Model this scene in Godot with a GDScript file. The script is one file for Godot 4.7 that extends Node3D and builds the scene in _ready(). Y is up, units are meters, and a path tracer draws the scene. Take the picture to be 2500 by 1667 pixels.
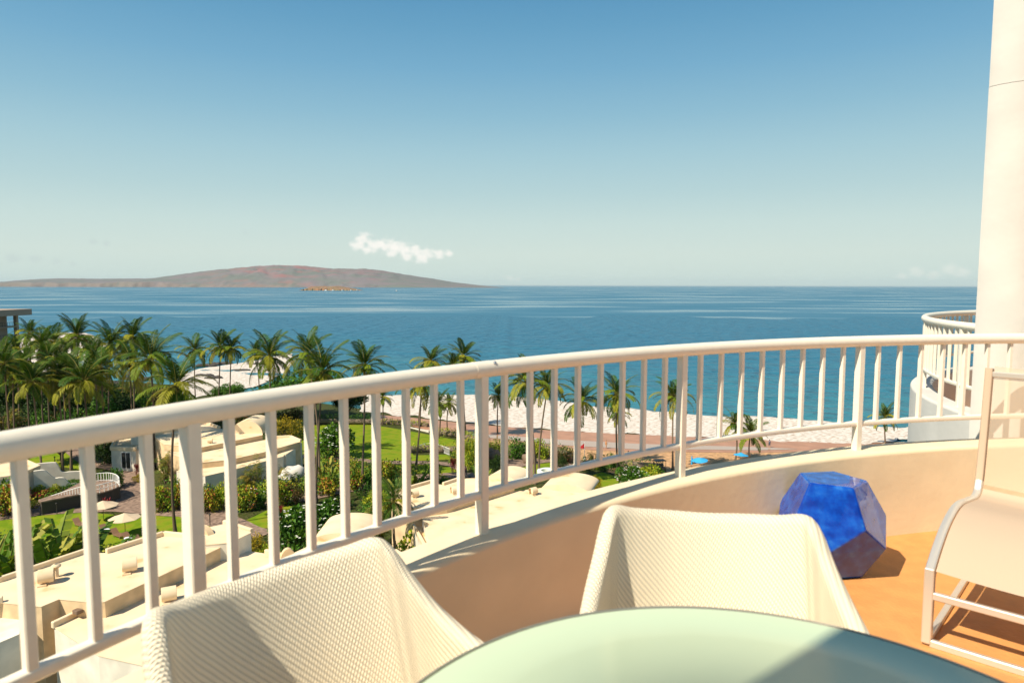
extends Node3D
# A hotel balcony above a palm garden, a beach and the sea, with an island on the horizon.

const EYE := 1.27
const RC := Vector2(3.23, 0.94)          # centre of the curved balcony
const SEA := -31.2
const SHORE := [[-400.0, 330.0], [-200.0, 250.0], [-150.0, 235.0], [-96.0, 213.0], [-34.0, 173.0], [-9.6, 161.0], [9.0, 152.5], [39.0, 145.0], [63.0, 140.0], [120.0, 132.0], [400.0, 110.0]]
const DROPS := [[-400.0, 46.0], [-60.0, 36.0], [0.0, 32.4], [12.0, 31.6], [25.0, 30.9], [40.0, 30.0], [60.0, 28.4], [80.0, 27.3], [95.0, 27.0], [400.0, 27.0]]

var rng := RandomNumberGenerator.new()
var M := {}
var used := {}
var proto := {}

# ---------------------------------------------------------------- mesh building
class MB:
	var v := PackedVector3Array()
	var n := PackedVector3Array()
	var uv := PackedVector2Array()
	var c := PackedColorArray()
	var ix := PackedInt32Array()
	var col := Color(1, 1, 1)
	func vert(p: Vector3, nn: Vector3, t := Vector2.ZERO) -> int:
		v.append(p); n.append(nn); uv.append(t); c.append(col)
		return v.size() - 1
	func tri(a: Vector3, b: Vector3, d: Vector3) -> void:      # counter-clockwise seen from outside
		var nn := (b - a).cross(d - a).normalized()
		var k := v.size()
		for p: Vector3 in [a, b, d]:
			vert(p, nn, Vector2(p.x + p.z, p.y))
		ix.append_array(PackedInt32Array([k, k + 2, k + 1]))
	func quad(a: Vector3, b: Vector3, d: Vector3, e: Vector3) -> void:
		var nn := (b - a).cross(e - a).normalized()
		var k := v.size()
		vert(a, nn, Vector2(0, 0)); vert(b, nn, Vector2(1, 0)); vert(d, nn, Vector2(1, 1)); vert(e, nn, Vector2(0, 1))
		ix.append_array(PackedInt32Array([k, k + 2, k + 1, k, k + 3, k + 2]))
	func box(o: Vector3, s: Vector3, b := Basis(), r := 0.0) -> void:    # r: chamfer
		var h := s / 2.0
		var P := func(x: float, y: float, z: float) -> Vector3: return o + b * Vector3(x, y, z)
		for ax in 3:
			for sg: float in [-1.0, 1.0]:
				var q := []
				for k: Vector2 in [Vector2(-1, -1), Vector2(1, -1), Vector2(1, 1), Vector2(-1, 1)]:
					var w := Vector3.ZERO
					w[ax] = sg * h[ax]
					w[(ax + 1) % 3] = k.x * (h[(ax + 1) % 3] - r) * sg
					w[(ax + 2) % 3] = k.y * (h[(ax + 2) % 3] - r)
					q.append(P.call(w.x, w.y, w.z))
				quad(q[0], q[1], q[2], q[3])
		if r <= 0.0:
			return
		for ax in 3:
			var u := (ax + 1) % 3
			var t := (ax + 2) % 3
			for su: float in [-1.0, 1.0]:
				for st: float in [-1.0, 1.0]:
					var q := []
					for k: Vector2 in [Vector2(-1, 0), Vector2(1, 0), Vector2(1, 1), Vector2(-1, 1)]:
						var w := Vector3.ZERO
						w[ax] = k.x * (h[ax] - r)
						w[u] = su * (h[u] - (r if k.y > 0.5 else 0.0))
						w[t] = st * (h[t] - (0.0 if k.y > 0.5 else r))
						q.append(P.call(w.x, w.y, w.z))
					if su * st > 0.0:
						quad(q[0], q[1], q[2], q[3])
					else:
						quad(q[3], q[2], q[1], q[0])
		for sx: float in [-1.0, 1.0]:
			for sy: float in [-1.0, 1.0]:
				for sz: float in [-1.0, 1.0]:
					var a: Vector3 = P.call(sx * h.x, sy * (h.y - r), sz * (h.z - r))
					var d: Vector3 = P.call(sx * (h.x - r), sy * h.y, sz * (h.z - r))
					var e: Vector3 = P.call(sx * (h.x - r), sy * (h.y - r), sz * h.z)
					if sx * sy * sz > 0.0:
						tri(a, d, e)
					else:
						tri(a, e, d)
	func grid(rows: Array, close_u := false, close_v := false, us := 1.0, vs := 1.0) -> void:    # rows of points; normals = d(row) x d(column), averaged
		var R := rows.size()
		var C: int = rows[0].size()
		var k := v.size()
		var up := PackedFloat32Array([0.0])
		for i in range(1, R):
			up.append(up[-1] + (rows[i][C / 2] as Vector3).distance_to(rows[i - 1][C / 2]))
		for i in R:
			var along := 0.0
			for j in C:
				var p: Vector3 = rows[i][j]
				var i0 := (i - 1 + R) % R if close_u else maxi(i - 1, 0)
				var i1 := (i + 1) % R if close_u else mini(i + 1, R - 1)
				var j0 := (j - 1 + C) % C if close_v else maxi(j - 1, 0)
				var j1 := (j + 1) % C if close_v else mini(j + 1, C - 1)
				var nn: Vector3 = ((rows[i1][j] as Vector3) - rows[i0][j]).cross((rows[i][j1] as Vector3) - rows[i][j0]).normalized()
				if j > 0:
					along += p.distance_to(rows[i][j - 1])
				vert(p, nn, Vector2(up[i] * us, along * vs))
		for i in (R if close_u else R - 1):
			for j in (C if close_v else C - 1):
				var a := k + i * C + j
				var b := k + ((i + 1) % R) * C + j
				var d := k + ((i + 1) % R) * C + (j + 1) % C
				var e := k + i * C + (j + 1) % C
				ix.append_array(PackedInt32Array([a, d, b, a, e, d]))
	func tube(pts: Array, radii: Array, sides := 8, caps := true) -> void:
		var rows := []
		var prev := Vector3.ZERO
		for i in pts.size():
			var t: Vector3 = ((pts[mini(i + 1, pts.size() - 1)] as Vector3) - pts[maxi(i - 1, 0)]).normalized()
			var a := prev - t * prev.dot(t)
			if i == 0 or a.length() < 0.01:
				a = t.cross(Vector3.RIGHT if absf(t.x) < 0.8 else Vector3.UP)
			a = a.normalized()
			prev = a
			var b := t.cross(a)
			var row := []
			for j in sides:
				var w := TAU * j / sides
				row.append(pts[i] + (a * cos(w) + b * sin(w)) * float(radii[mini(i, radii.size() - 1)]))
			rows.append(row)
		var from := v.size()
		grid(rows, false, true)
		for i in range(from, v.size()):
			n[i] = -n[i]
		for q in range(ix.size() - (pts.size() - 1) * sides * 6, ix.size(), 3):
			var s := ix[q + 1]; ix[q + 1] = ix[q + 2]; ix[q + 2] = s
		if caps:
			for e in 2:
				var row: Array = rows[0] if e == 0 else rows[-1]
				var o: Vector3 = pts[0] if e == 0 else pts[-1]
				for j in sides:
					if e == 0:
						tri(o, row[(j + 1) % sides], row[j])
					else:
						tri(o, row[j], row[(j + 1) % sides])
	func lathe(o: Vector3, prof: Array, sides := 16) -> void:    # prof: Vector2(radius, height), from bottom to top
		var rows := []
		for p: Vector2 in prof:
			var row := []
			for j in sides:
				var w := TAU * j / sides
				row.append(o + Vector3(cos(w) * p.x, p.y, sin(w) * p.x))
			rows.append(row)
		grid(rows, false, true)
	func prism(poly: Array, y0: float, y1: float, bottom := false) -> void:    # poly in (x, z), extruded upright
		var pp := PackedVector2Array(poly)
		if Geometry2D.is_polygon_clockwise(pp):
			pp.reverse()
		for i in pp.size():
			var a := pp[i]
			var b := pp[(i + 1) % pp.size()]
			quad(Vector3(b.x, y0, b.y), Vector3(a.x, y0, a.y), Vector3(a.x, y1, a.y), Vector3(b.x, y1, b.y))
		var t := Geometry2D.triangulate_polygon(pp)
		for i in range(0, t.size(), 3):
			var q: Array[Vector2] = [pp[t[i]], pp[t[i + 1]], pp[t[i + 2]]]
			if (q[1] - q[0]).cross(q[2] - q[0]) > 0.0:
				q.reverse()
			tri(Vector3(q[0].x, y1, q[0].y), Vector3(q[1].x, y1, q[1].y), Vector3(q[2].x, y1, q[2].y))
			if bottom:
				tri(Vector3(q[2].x, y0, q[2].y), Vector3(q[1].x, y0, q[1].y), Vector3(q[0].x, y0, q[0].y))
	func add(o: MB, t: Transform3D) -> void:
		var k := v.size()
		for i in o.v.size():
			v.append(t * o.v[i]); n.append((t.basis * o.n[i]).normalized())
		uv.append_array(o.uv); c.append_array(o.c)
		for i in o.ix:
			ix.append(k + i)
	func flip() -> void:
		for i in n.size():
			n[i] = -n[i]
		for q in range(0, ix.size(), 3):
			var s := ix[q + 1]
			ix[q + 1] = ix[q + 2]; ix[q + 2] = s
	func facing(d: Vector3) -> void:    # turned over as a whole if most of it faces away from d
		var sum := 0.0
		for k in n:
			sum += k.dot(d)
		if sum < 0.0:
			flip()
	func mesh() -> ArrayMesh:
		var m := ArrayMesh.new()
		var a := []
		a.resize(Mesh.ARRAY_MAX)
		a[Mesh.ARRAY_VERTEX] = v; a[Mesh.ARRAY_NORMAL] = n; a[Mesh.ARRAY_TEX_UV] = uv; a[Mesh.ARRAY_COLOR] = c; a[Mesh.ARRAY_INDEX] = ix
		m.add_surface_from_arrays(Mesh.PRIMITIVE_TRIANGLES, a)
		return m

# ---------------------------------------------------------------- objects
func numbered(called: String) -> String:
	var k: int = used.get(called, -1) + 1
	used[called] = k
	return called if k == 0 else "%s_%03d" % [called, k]

func tag(o: Node3D, label := "", category := "", group := "", kind := "") -> Node3D:
	for a in [["label", label], ["category", category], ["group", group], ["kind", kind]]:
		if a[1]:
			o.set_meta(a[0], a[1])
	return o

func thing(called: String, label: String, category: String, at := Vector3.ZERO, turn := 0.0, group := "") -> Node3D:
	var o := Node3D.new()
	o.name = numbered(called)
	add_child(o)
	o.position = at
	o.rotation.y = turn
	return tag(o, label, category, group)

func part(called: String, m: Variant, mat: Material, parent: Node3D, where := Transform3D(), label := "") -> MeshInstance3D:
	var o := MeshInstance3D.new()
	o.name = called
	o.mesh = m.mesh() if m is MB else m
	o.material_override = mat
	o.transform = where
	parent.add_child(o, true)
	if label:
		o.set_meta("label", label)
	return o

func struct(called: String, m: Variant, mat: Material, label := "") -> MeshInstance3D:
	var o := part(numbered(called), m, mat, self)
	tag(o, label, "", "", "structure")
	return o

func copy(src: Node3D, label: String, group := "") -> Node3D:
	var o: Node3D = src.duplicate()
	o.name = numbered(String(src.get_meta("called")))
	add_child(o)
	tag(o, label, "", group)
	return o

# ---------------------------------------------------------------- land
func table(t: Array, x: float) -> float:
	for i in range(1, t.size()):
		if x < t[i][0]:
			return lerpf(t[i - 1][1], t[i][1], clampf((x - t[i - 1][0]) / (t[i][0] - t[i - 1][0]), 0.0, 1.0))
	return t[-1][1]

func ground_y(x: float, z: float) -> float:
	return EYE - table(DROPS, table(SHORE, x) + z)

func sheet(poly: Array, up: float, step := 5.0) -> MB:    # a level patch draped over the land
	var m := MB.new()
	var pp := PackedVector2Array(poly)
	if Geometry2D.is_polygon_clockwise(pp):
		pp.reverse()
	var t := Geometry2D.triangulate_polygon(pp)
	var todo := []
	for i in range(0, t.size(), 3):
		todo.append([pp[t[i]], pp[t[i + 1]], pp[t[i + 2]]])
	while todo.size():
		var q: Array = todo.pop_back()
		var l := [q[0].distance_to(q[1]), q[1].distance_to(q[2]), q[2].distance_to(q[0])]
		var k := 0 if l[0] >= l[1] and l[0] >= l[2] else 1 if l[1] >= l[2] else 2
		if l[k] > step:
			var mid: Vector2 = (q[k] + q[(k + 1) % 3]) / 2.0
			todo.append([q[k], mid, q[(k + 2) % 3]])
			todo.append([mid, q[(k + 1) % 3], q[(k + 2) % 3]])
			continue
		if ((q[1] - q[0]) as Vector2).cross(q[2] - q[0]) > 0.0:
			q.reverse()
		var w := []
		for p: Vector2 in q:
			w.append(Vector3(p.x, ground_y(p.x, p.y) + up, p.y))
		m.tri(w[0], w[1], w[2])
	return m

func smooth_line(pts: Array, per := 6) -> Array:    # Catmull-Rom through Vector2 or Vector3 points
	var out := []
	for i in pts.size() - 1:
		var a: Variant = pts[maxi(i - 1, 0)]
		var b: Variant = pts[i]
		var d: Variant = pts[i + 1]
		var e: Variant = pts[mini(i + 2, pts.size() - 1)]
		for k in per:
			out.append(b.cubic_interpolate(d, a, e, float(k) / per))
	out.append(pts[-1])
	return out

func ribbon(line: Array, width: float) -> Array:    # the outline of a strip along a line
	var l := smooth_line(line, 4)
	var left := []
	var right := []
	for i in l.size():
		var t: Vector2 = (l[mini(i + 1, l.size() - 1)] - l[maxi(i - 1, 0)]).normalized()
		left.append(l[i] + t.orthogonal() * width / 2.0)
		right.append(l[i] - t.orthogonal() * width / 2.0)
	right.reverse()
	return left + right

func path_strip(line: Array, width: float, up: float) -> MB:
	var l := smooth_line(line, 4)
	var m := MB.new()
	var rows := []
	for i in l.size():
		var t: Vector2 = (l[mini(i + 1, l.size() - 1)] - l[maxi(i - 1, 0)]).normalized()
		var row := []
		for k in 5:
			var p: Vector2 = l[i] + t.orthogonal() * width * (k / 4.0 - 0.5)
			row.append(Vector3(p.x, ground_y(p.x, p.y) + up, p.y))
		rows.append(row)
	m.grid(rows)
	m.facing(Vector3.UP)
	return m

# ---------------------------------------------------------------- materials
func lin(r: float, g: float, b: float, a := 1.0) -> Color:
	return Color(r, g, b, a).linear_to_srgb()

func mat(called: String, c: Color, rough := 0.8, metal := 0.0) -> StandardMaterial3D:
	var m := StandardMaterial3D.new()
	m.resource_name = called
	m.albedo_color = c
	m.roughness = rough
	m.metallic = metal
	m.cull_mode = BaseMaterial3D.CULL_DISABLED
	M[called] = m
	return m

func noise(s: int, freq: float, oct := 4, kind := FastNoiseLite.TYPE_SIMPLEX_SMOOTH) -> FastNoiseLite:
	var f := FastNoiseLite.new()
	f.seed = s; f.frequency = freq; f.fractal_octaves = oct; f.noise_type = kind
	return f

func noise_tex(f: FastNoiseLite, stops: Array, size := 512) -> NoiseTexture2D:    # stops: [at, Color]
	var t := NoiseTexture2D.new()
	t.width = size; t.height = size; t.seamless = true; t.noise = f
	var g := Gradient.new()
	g.offsets = PackedFloat32Array(stops.map(func(s): return s[0]))
	g.colors = PackedColorArray(stops.map(func(s): return s[1]))
	t.color_ramp = g
	return t

func grain(m: StandardMaterial3D, f: FastNoiseLite, lo: float, hi: float, metres: float, size := 512, tint := Color(1, 1, 1)) -> StandardMaterial3D:
	m.albedo_texture = noise_tex(f, [[0.25, Color(lo, lo, lo) * tint], [0.75, Color(hi, hi, hi)]], size)
	m.uv1_triplanar = true
	m.uv1_world_triplanar = true
	m.uv1_scale = Vector3.ONE / metres
	return m

func relief(m: StandardMaterial3D, f: FastNoiseLite, cm: float) -> StandardMaterial3D:
	m.heightmap_enabled = true
	m.heightmap_texture = noise_tex(f, [[0.0, Color.BLACK], [1.0, Color.WHITE]])
	m.heightmap_scale = cm
	return m

func make_materials() -> void:
	mat("rail_paint", lin(0.86, 0.77, 0.62), 0.36)
	grain(M.rail_paint, noise(31, 0.02, 4), 0.98, 1.0, 0.4)
	mat("stucco", lin(0.81, 0.655, 0.425), 0.85)
	relief(grain(M.stucco, noise(3, 0.012, 5), 0.965, 1.0, 1.6), noise(4, 0.08, 3), 0.07)
	mat("wall_white", lin(0.63, 0.595, 0.535), 0.85)
	relief(grain(M.wall_white, noise(5, 0.01, 5), 0.95, 1.0, 2.5), noise(4, 0.08, 3), 0.1)
	mat("floor_paint", lin(0.66, 0.302, 0.092), 0.6)
	relief(grain(M.floor_paint, noise(6, 0.02, 5), 0.95, 1.0, 1.2), noise(7, 0.12, 3), 0.15)
	mat("roof", lin(0.80, 0.63, 0.42), 0.9)
	grain(M.roof, noise(8, 0.006, 6), 0.9, 1.0, 14.0)
	M.roof.albedo_texture = noise_tex(noise(8, 0.008, 6), [[0.13, Color(0.92, 0.84, 0.73)], [0.20, Color(0.96, 0.93, 0.89)], [0.30, Color(0.97, 0.96, 0.94)], [0.8, Color(1, 1, 1)]])
	mat("villa_white", lin(0.82, 0.74, 0.60), 0.85)
	grain(M.villa_white, noise(9, 0.008, 5), 0.9, 1.0, 9.0)
	mat("villa_tan", lin(0.80, 0.58, 0.34), 0.9)
	grain(M.villa_tan, noise(10, 0.008, 5), 0.85, 1.0, 9.0)
	mat("condo", lin(0.36, 0.27, 0.20), 0.85)
	mat("dark_glass", lin(0.02, 0.025, 0.03), 0.12)
	mat("grey_metal", lin(0.55, 0.56, 0.56), 0.4, 0.6)
	mat("dark_metal", lin(0.05, 0.045, 0.04), 0.5, 0.3)
	mat("rust_brown", lin(0.17, 0.11, 0.07), 0.7)
	mat("soil", lin(0.10, 0.085, 0.035), 0.95)
	M.soil.albedo_texture = noise_tex(noise(11, 0.03, 5), [[0.3, Color(0.45, 0.62, 0.3)], [0.55, Color(1, 1, 1)], [0.7, Color(0.62, 0.85, 0.4)]])
	M.soil.uv1_triplanar = true; M.soil.uv1_world_triplanar = true; M.soil.uv1_scale = Vector3.ONE / 9.0
	mat("lawn", lin(0.215, 0.265, 0.018), 0.95)
	M.lawn.metallic_specular = 0.15
	M.lawn.albedo_texture = noise_tex(noise(12, 0.012, 6), [[0.25, Color(0.80, 0.9, 0.75)], [0.5, Color(0.95, 0.97, 0.9)], [0.78, Color(1, 0.93, 1)]])
	M.lawn.uv1_triplanar = true; M.lawn.uv1_world_triplanar = true; M.lawn.uv1_scale = Vector3.ONE / 16.0
	relief(M.lawn, noise(13, 0.2, 3), 4.0)
	mat("path", lin(0.33, 0.225, 0.165), 0.9)
	grain(M.path, noise(14, 0.02, 5), 0.78, 1.0, 7.0)
	mat("sand", lin(0.64, 0.36, 0.165), 0.95)
	relief(grain(M.sand, noise(15, 0.02, 6), 0.82, 1.0, 12.0), noise(16, 0.06, 4), 12.0)
	mat("wet_sand", lin(0.47, 0.235, 0.135), 0.5)
	M.wet_sand.metallic_specular = 0.4
	grain(M.wet_sand, noise(17, 0.012, 4), 0.92, 1.0, 30.0)
	mat("rock", lin(0.05, 0.042, 0.034), 0.8)
	mat("bark", lin(0.20, 0.15, 0.105), 0.9)
	M.bark.vertex_color_use_as_albedo = true
	for k in [["leaf", 0.35], ["frond", 0.38]]:
		var m := mat(k[0], Color.WHITE, 0.6)
		m.metallic_specular = 0.3
		m.vertex_color_use_as_albedo = true
		m.backlight_enabled = true
		m.backlight = lin(k[1], k[1] * 1.05, k[1] * 0.45)
	for k in ["soil", "path", "roof", "villa_tan", "villa_white", "bark"]:
		M[k].metallic_specular = 0.25
	mat("canvas_beige", lin(0.66, 0.50, 0.33), 0.9)
	mat("canvas_blue", lin(0.03, 0.33, 0.62), 0.8)
	mat("flag_red", lin(0.52, 0.02, 0.025), 0.8)
	mat("towel", lin(0.78, 0.78, 0.82), 0.95)
	mat("timber", lin(0.24, 0.13, 0.07), 0.8)
	mat("person", Color.WHITE, 0.75)
	M.person.vertex_color_use_as_albedo = true
	mat("plain_white", lin(0.82, 0.80, 0.75), 0.6)
	mat("alloy", lin(0.70, 0.64, 0.55), 0.34, 0.55)
	mat("sling", lin(0.57, 0.42, 0.29), 0.85)
	grain(M.sling, noise(18, 0.25, 2), 0.9, 1.0, 0.25)
	mat("sling_back", lin(0.56, 0.42, 0.29, 1.0), 0.85)
	M.sling_back.transparency = BaseMaterial3D.TRANSPARENCY_ALPHA
	M.sling_back.albedo_color.a = 0.55
	mat("boulder", lin(0.62, 0.57, 0.49), 0.9)

# ---------------------------------------------------------------- sky
func make_sky() -> Sky:
	var W := 4096
	var H := 2048
	var stops := [[-90.0, Color(0.16, 0.24, 0.30)], [-0.5, Color(0.30, 0.42, 0.46)], [0.0, Color(0.62, 0.735, 0.675)], [2.5, Color(0.635, 0.745, 0.685)], [5.0, Color(0.565, 0.71, 0.685)], [7.5, Color(0.46, 0.64, 0.665)], [10.5, Color(0.365, 0.575, 0.655)], [13.5, Color(0.265, 0.49, 0.625)], [17.0, Color(0.18, 0.405, 0.59)], [20.0, Color(0.132, 0.345, 0.54)], [23.0, Color(0.095, 0.29, 0.495)], [40.0, Color(0.06, 0.17, 0.36)], [90.0, Color(0.04, 0.11, 0.26)]]
	var col := Image.create(1, H, false, Image.FORMAT_RGBF)
	for y in H:
		var el := 90.0 - (y + 0.5) / H * 180.0
		var c: Color = stops[-1][1]
		for i in range(1, stops.size()):
			if el < stops[i][0]:
				var t: float = (el - stops[i - 1][0]) / (stops[i][0] - stops[i - 1][0])
				c = (stops[i - 1][1] as Color).lerp(stops[i][1], t)
				break
		col.set_pixel(0, y, c)
	col.resize(W, H, Image.INTERPOLATE_NEAREST)
	# clouds low over the island and near the horizon: [azimuth, elevation] in degrees, right of the view axis positive
	var f := noise(77, 0.9, 5)
	var banks := [
		[0.80, Color(1.02, 0.98, 0.91), [[-12.2, 3.72, 0.66], [-12.75, 3.15, 0.6], [-11.2, 3.2, 0.78], [-10.2, 3.15, 0.8], [-9.2, 3.0, 0.8], [-8.1, 2.8, 0.75], [-7.1, 2.55, 0.7], [-6.1, 2.5, 0.55], [-5.3, 2.6, 0.4], [-8.7, 2.35, 0.6], [-7.5, 2.1, 0.6], [-9.9, 2.65, 0.6], [-11.8, 2.9, 0.6]]],
		[0.35, Color(0.95, 0.93, 0.84), [[30.5, 0.95, 0.55], [32.6, 1.15, 0.62], [33.3, 0.85, 0.5], [31.6, 0.75, 0.5], [29.6, 0.7, 0.35], [-0.2, 0.55, 0.35], [0.5, 0.5, 0.3]]],
		[0.35, Color(0.52, 0.60, 0.60), [[-36.0, 1.75, 0.5], [-34.8, 1.7, 0.45], [-33.6, 1.55, 0.35], [-32.6, 1.4, 0.3], [-31.3, 3.0, 0.30], [-30.5, 2.9, 0.32], [-21.2, 4.0, 0.25], [-18.2, 3.95, 0.22]]],
	]
	for bank: Array in banks:
		for b: Array in bank[2]:
			for yy in range(int((90.0 - b[1] - b[2] * 1.7) / 180.0 * H), int((90.0 - b[1] + b[2] * 1.7) / 180.0 * H) + 1):
				for xx in range(floori((b[0] - b[2] * 2.0) / 360.0 * W), floori((b[0] + b[2] * 2.0) / 360.0 * W) + 1):
					var az := (xx + 0.5) / W * 360.0
					var el := 90.0 - (yy + 0.5) / H * 180.0
					var q := Vector2((az - b[0]) / (b[2] * 1.25), (el - b[1]) / b[2])
					if q.y < 0.0:
						q.y *= 1.35
					var k := 1.0 - q.length() + 0.48 * f.get_noise_2d(az * 1.5, el * 2.2)
					var a := smoothstep(0.0, 0.8, k) * float(bank[0])
					if a > 0.0:
						col.set_pixel(posmod(xx, W), yy, col.get_pixel(posmod(xx, W), yy).lerp(bank[1], a))
	var m := PanoramaSkyMaterial.new()
	m.panorama = ImageTexture.create_from_image(col)
	var s := Sky.new()
	s.sky_material = m
	return s

# ---------------------------------------------------------------- plants
func pick(pal: Array) -> Color:
	var c: Color = pal[rng.randi() % pal.size()]
	var k := rng.randf_range(0.7, 1.3)
	return Color(c.r * k, c.g * k, c.b * k)

func leaf_blade(m: MB, o: Vector3, dir: Vector3, out: Vector3, l: float, w: float) -> void:
	var side := dir.cross(out).normalized() * w
	var mid := o + dir * l * 0.5 + out * l * 0.06
	var tip := o + dir * l - out * l * 0.08
	m.tri(o, mid + side, mid - side)
	m.tri(tip, mid - side, mid + side)

func foliage(count: int, leaf: float, pal: Array, lumps := 9, slim := 0.32) -> MB:    # a crown of radius 1, standing on the origin
	var m := MB.new()
	var cl := []
	for i in lumps:
		var a := TAU * i / lumps + rng.randf_range(-0.4, 0.4)
		var r := rng.randf_range(0.25, 0.72) if i > 0 else 0.0
		var h := rng.randf_range(0.25, 0.75) if i > 0 else 0.85
		cl.append([Vector3(cos(a) * r, h, sin(a) * r), rng.randf_range(0.30, 0.46), pal[rng.randi() % pal.size()]])
	for i in count:
		var k: Array = cl[i % lumps]
		var d := Vector3(rng.randfn(), rng.randfn() * 0.9 + 0.25, rng.randfn()).normalized()
		var p: Vector3 = k[0] + d * float(k[1]) * (rng.randf() ** 0.35)
		if p.y < 0.02:
			p.y = rng.randf_range(0.02, 0.2)
		var dir := (d + Vector3(rng.randfn(), rng.randfn() + 0.3, rng.randfn()) * 0.55).normalized()
		var out := (Vector3.UP + d * 0.6 + Vector3(rng.randfn(), 0, rng.randfn()) * 0.4).normalized()
		m.col = pick([k[2], pal[rng.randi() % pal.size()]])
		leaf_blade(m, p, dir, out, leaf * rng.randf_range(0.7, 1.3), leaf * slim)
	return m

func blossoms(count: int, size: float, pal: Array) -> MB:
	var m := MB.new()
	for i in count:
		var d := Vector3(rng.randfn(), absf(rng.randfn()) * 0.8, rng.randfn()).normalized()
		var p := Vector3(d.x * 0.98, 0.5 + d.y * 0.72, d.z * 0.98) * rng.randf_range(0.86, 1.02)
		m.col = pick(pal)
		for k in 5:
			var a := TAU * k / 5.0
			var u := Vector3(cos(a), 0.25, sin(a)).normalized()
			leaf_blade(m, p, u, Vector3.UP, size, size * 0.38)
	return m

func stems(count: int, spread: float, high: float, thick: float) -> MB:
	var m := MB.new()
	for i in count:
		var a := TAU * i / count + rng.randf() * 0.6
		m.col = Color(0.9, 0.85, 0.8)
		m.tube([Vector3(cos(a) * 0.06, -0.08, sin(a) * 0.06), Vector3(cos(a) * spread * 0.4, high * 0.5, sin(a) * spread * 0.4), Vector3(cos(a) * spread, high, sin(a) * spread)], [thick, thick * 0.75, thick * 0.4], 5)
	return m

func frond(bend: float, start: float, pal: Array, twist: float, pairs := 30, hang := 0.35) -> MB:    # length 1, growing along +x
	var m := MB.new()
	var pts := []
	var p := Vector3.ZERO
	var a := start
	var n := 14
	for i in n + 1:
		pts.append(p)
		p += Vector3(cos(a), sin(a), 0.0).rotated(Vector3.UP, twist * i / n) / n
		a -= bend / n * (0.5 + 1.1 * i / n)
	m.col = pick([Color(0.32, 0.27, 0.06), Color(0.24, 0.22, 0.05)])
	m.tube(pts, [0.016, 0.014, 0.012, 0.011, 0.010, 0.009, 0.008, 0.007, 0.006, 0.005, 0.004, 0.004, 0.003, 0.003, 0.002], 4, false)
	var tint := pick(pal)
	for k in pairs:
		var s := 0.14 + 0.86 * k / (pairs - 1.0)
		var at := s * n
		var i := mini(int(at), n - 1)
		var o: Vector3 = (pts[i] as Vector3).lerp(pts[i + 1], at - i)
		var t: Vector3 = ((pts[i + 1] as Vector3) - pts[i]).normalized()
		var side := t.cross(Vector3.UP).normalized()
		var l := 0.25 * (sin(PI * clampf(0.12 + s * 0.83, 0.0, 1.0)) ** 0.6) * rng.randf_range(0.85, 1.12)
		for sg: float in [-1.0, 1.0]:
			var d := (t * rng.randf_range(0.55, 0.8) + side * sg - Vector3.UP * rng.randf_range(hang * 0.5, hang * 1.4) + t.cross(side) * -0.12).normalized()
			var w := side.cross(d).cross(d).normalized() * 0.0118
			if w.length() < 0.001:
				w = t * 0.011
			m.col = Color(tint.r, tint.g, tint.b) * rng.randf_range(0.75, 1.25)
			var mid := o + d * l * 0.55
			var tip := o + (d - Vector3.UP * hang * 0.7).normalized() * l * 0.5 + d * l * 0.45
			m.tri(o - t * 0.008, o + t * 0.008, mid + w)
			m.tri(o - t * 0.008, mid + w, mid - w)
			m.tri(mid - w, mid + w, tip)
	return m

const PALM_GREEN := [Color(0.07, 0.13, 0.009), Color(0.13, 0.175, 0.011), Color(0.045, 0.095, 0.007), Color(0.23, 0.22, 0.016)]
const PALM_GOLD := [Color(0.33, 0.27, 0.035), Color(0.26, 0.24, 0.035), Color(0.38, 0.25, 0.05)]

func make_fronds() -> void:
	var f := []
	for i in 4:
		f.append(frond(rng.randf_range(0.7, 1.1), 0.0, PALM_GREEN, rng.randf_range(-0.3, 0.3), 36, 0.3).mesh())    # young, fairly straight
	for i in 5:
		f.append(frond(rng.randf_range(1.3, 1.9), 0.0, PALM_GREEN, rng.randf_range(-0.5, 0.5), 36, 0.6).mesh())     # arching
	for i in 3:
		f.append(frond(rng.randf_range(1.1, 1.6), 0.0, PALM_GOLD if i else PALM_GREEN, rng.randf_range(-0.4, 0.4), 34, 0.9).mesh())      # old, hanging
	proto.fronds = f
	var t := []
	for i in 3:
		var m := MB.new()
		for k in 9:
			var a := TAU * k / 9.0
			m.col = pick([Color(0.16, 0.17, 0.03), Color(0.25, 0.2, 0.05)])
			var o := Vector3(cos(a) * 0.26, -0.30 - 0.12 * (k % 3), sin(a) * 0.26)
			m.lathe(o, [Vector2(0.0, -0.15), Vector2(0.10, -0.08), Vector2(0.12, 0.02), Vector2(0.06, 0.12), Vector2(0.0, 0.14)], 7)
		t.append(m.mesh())
	proto.coconuts = t

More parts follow.
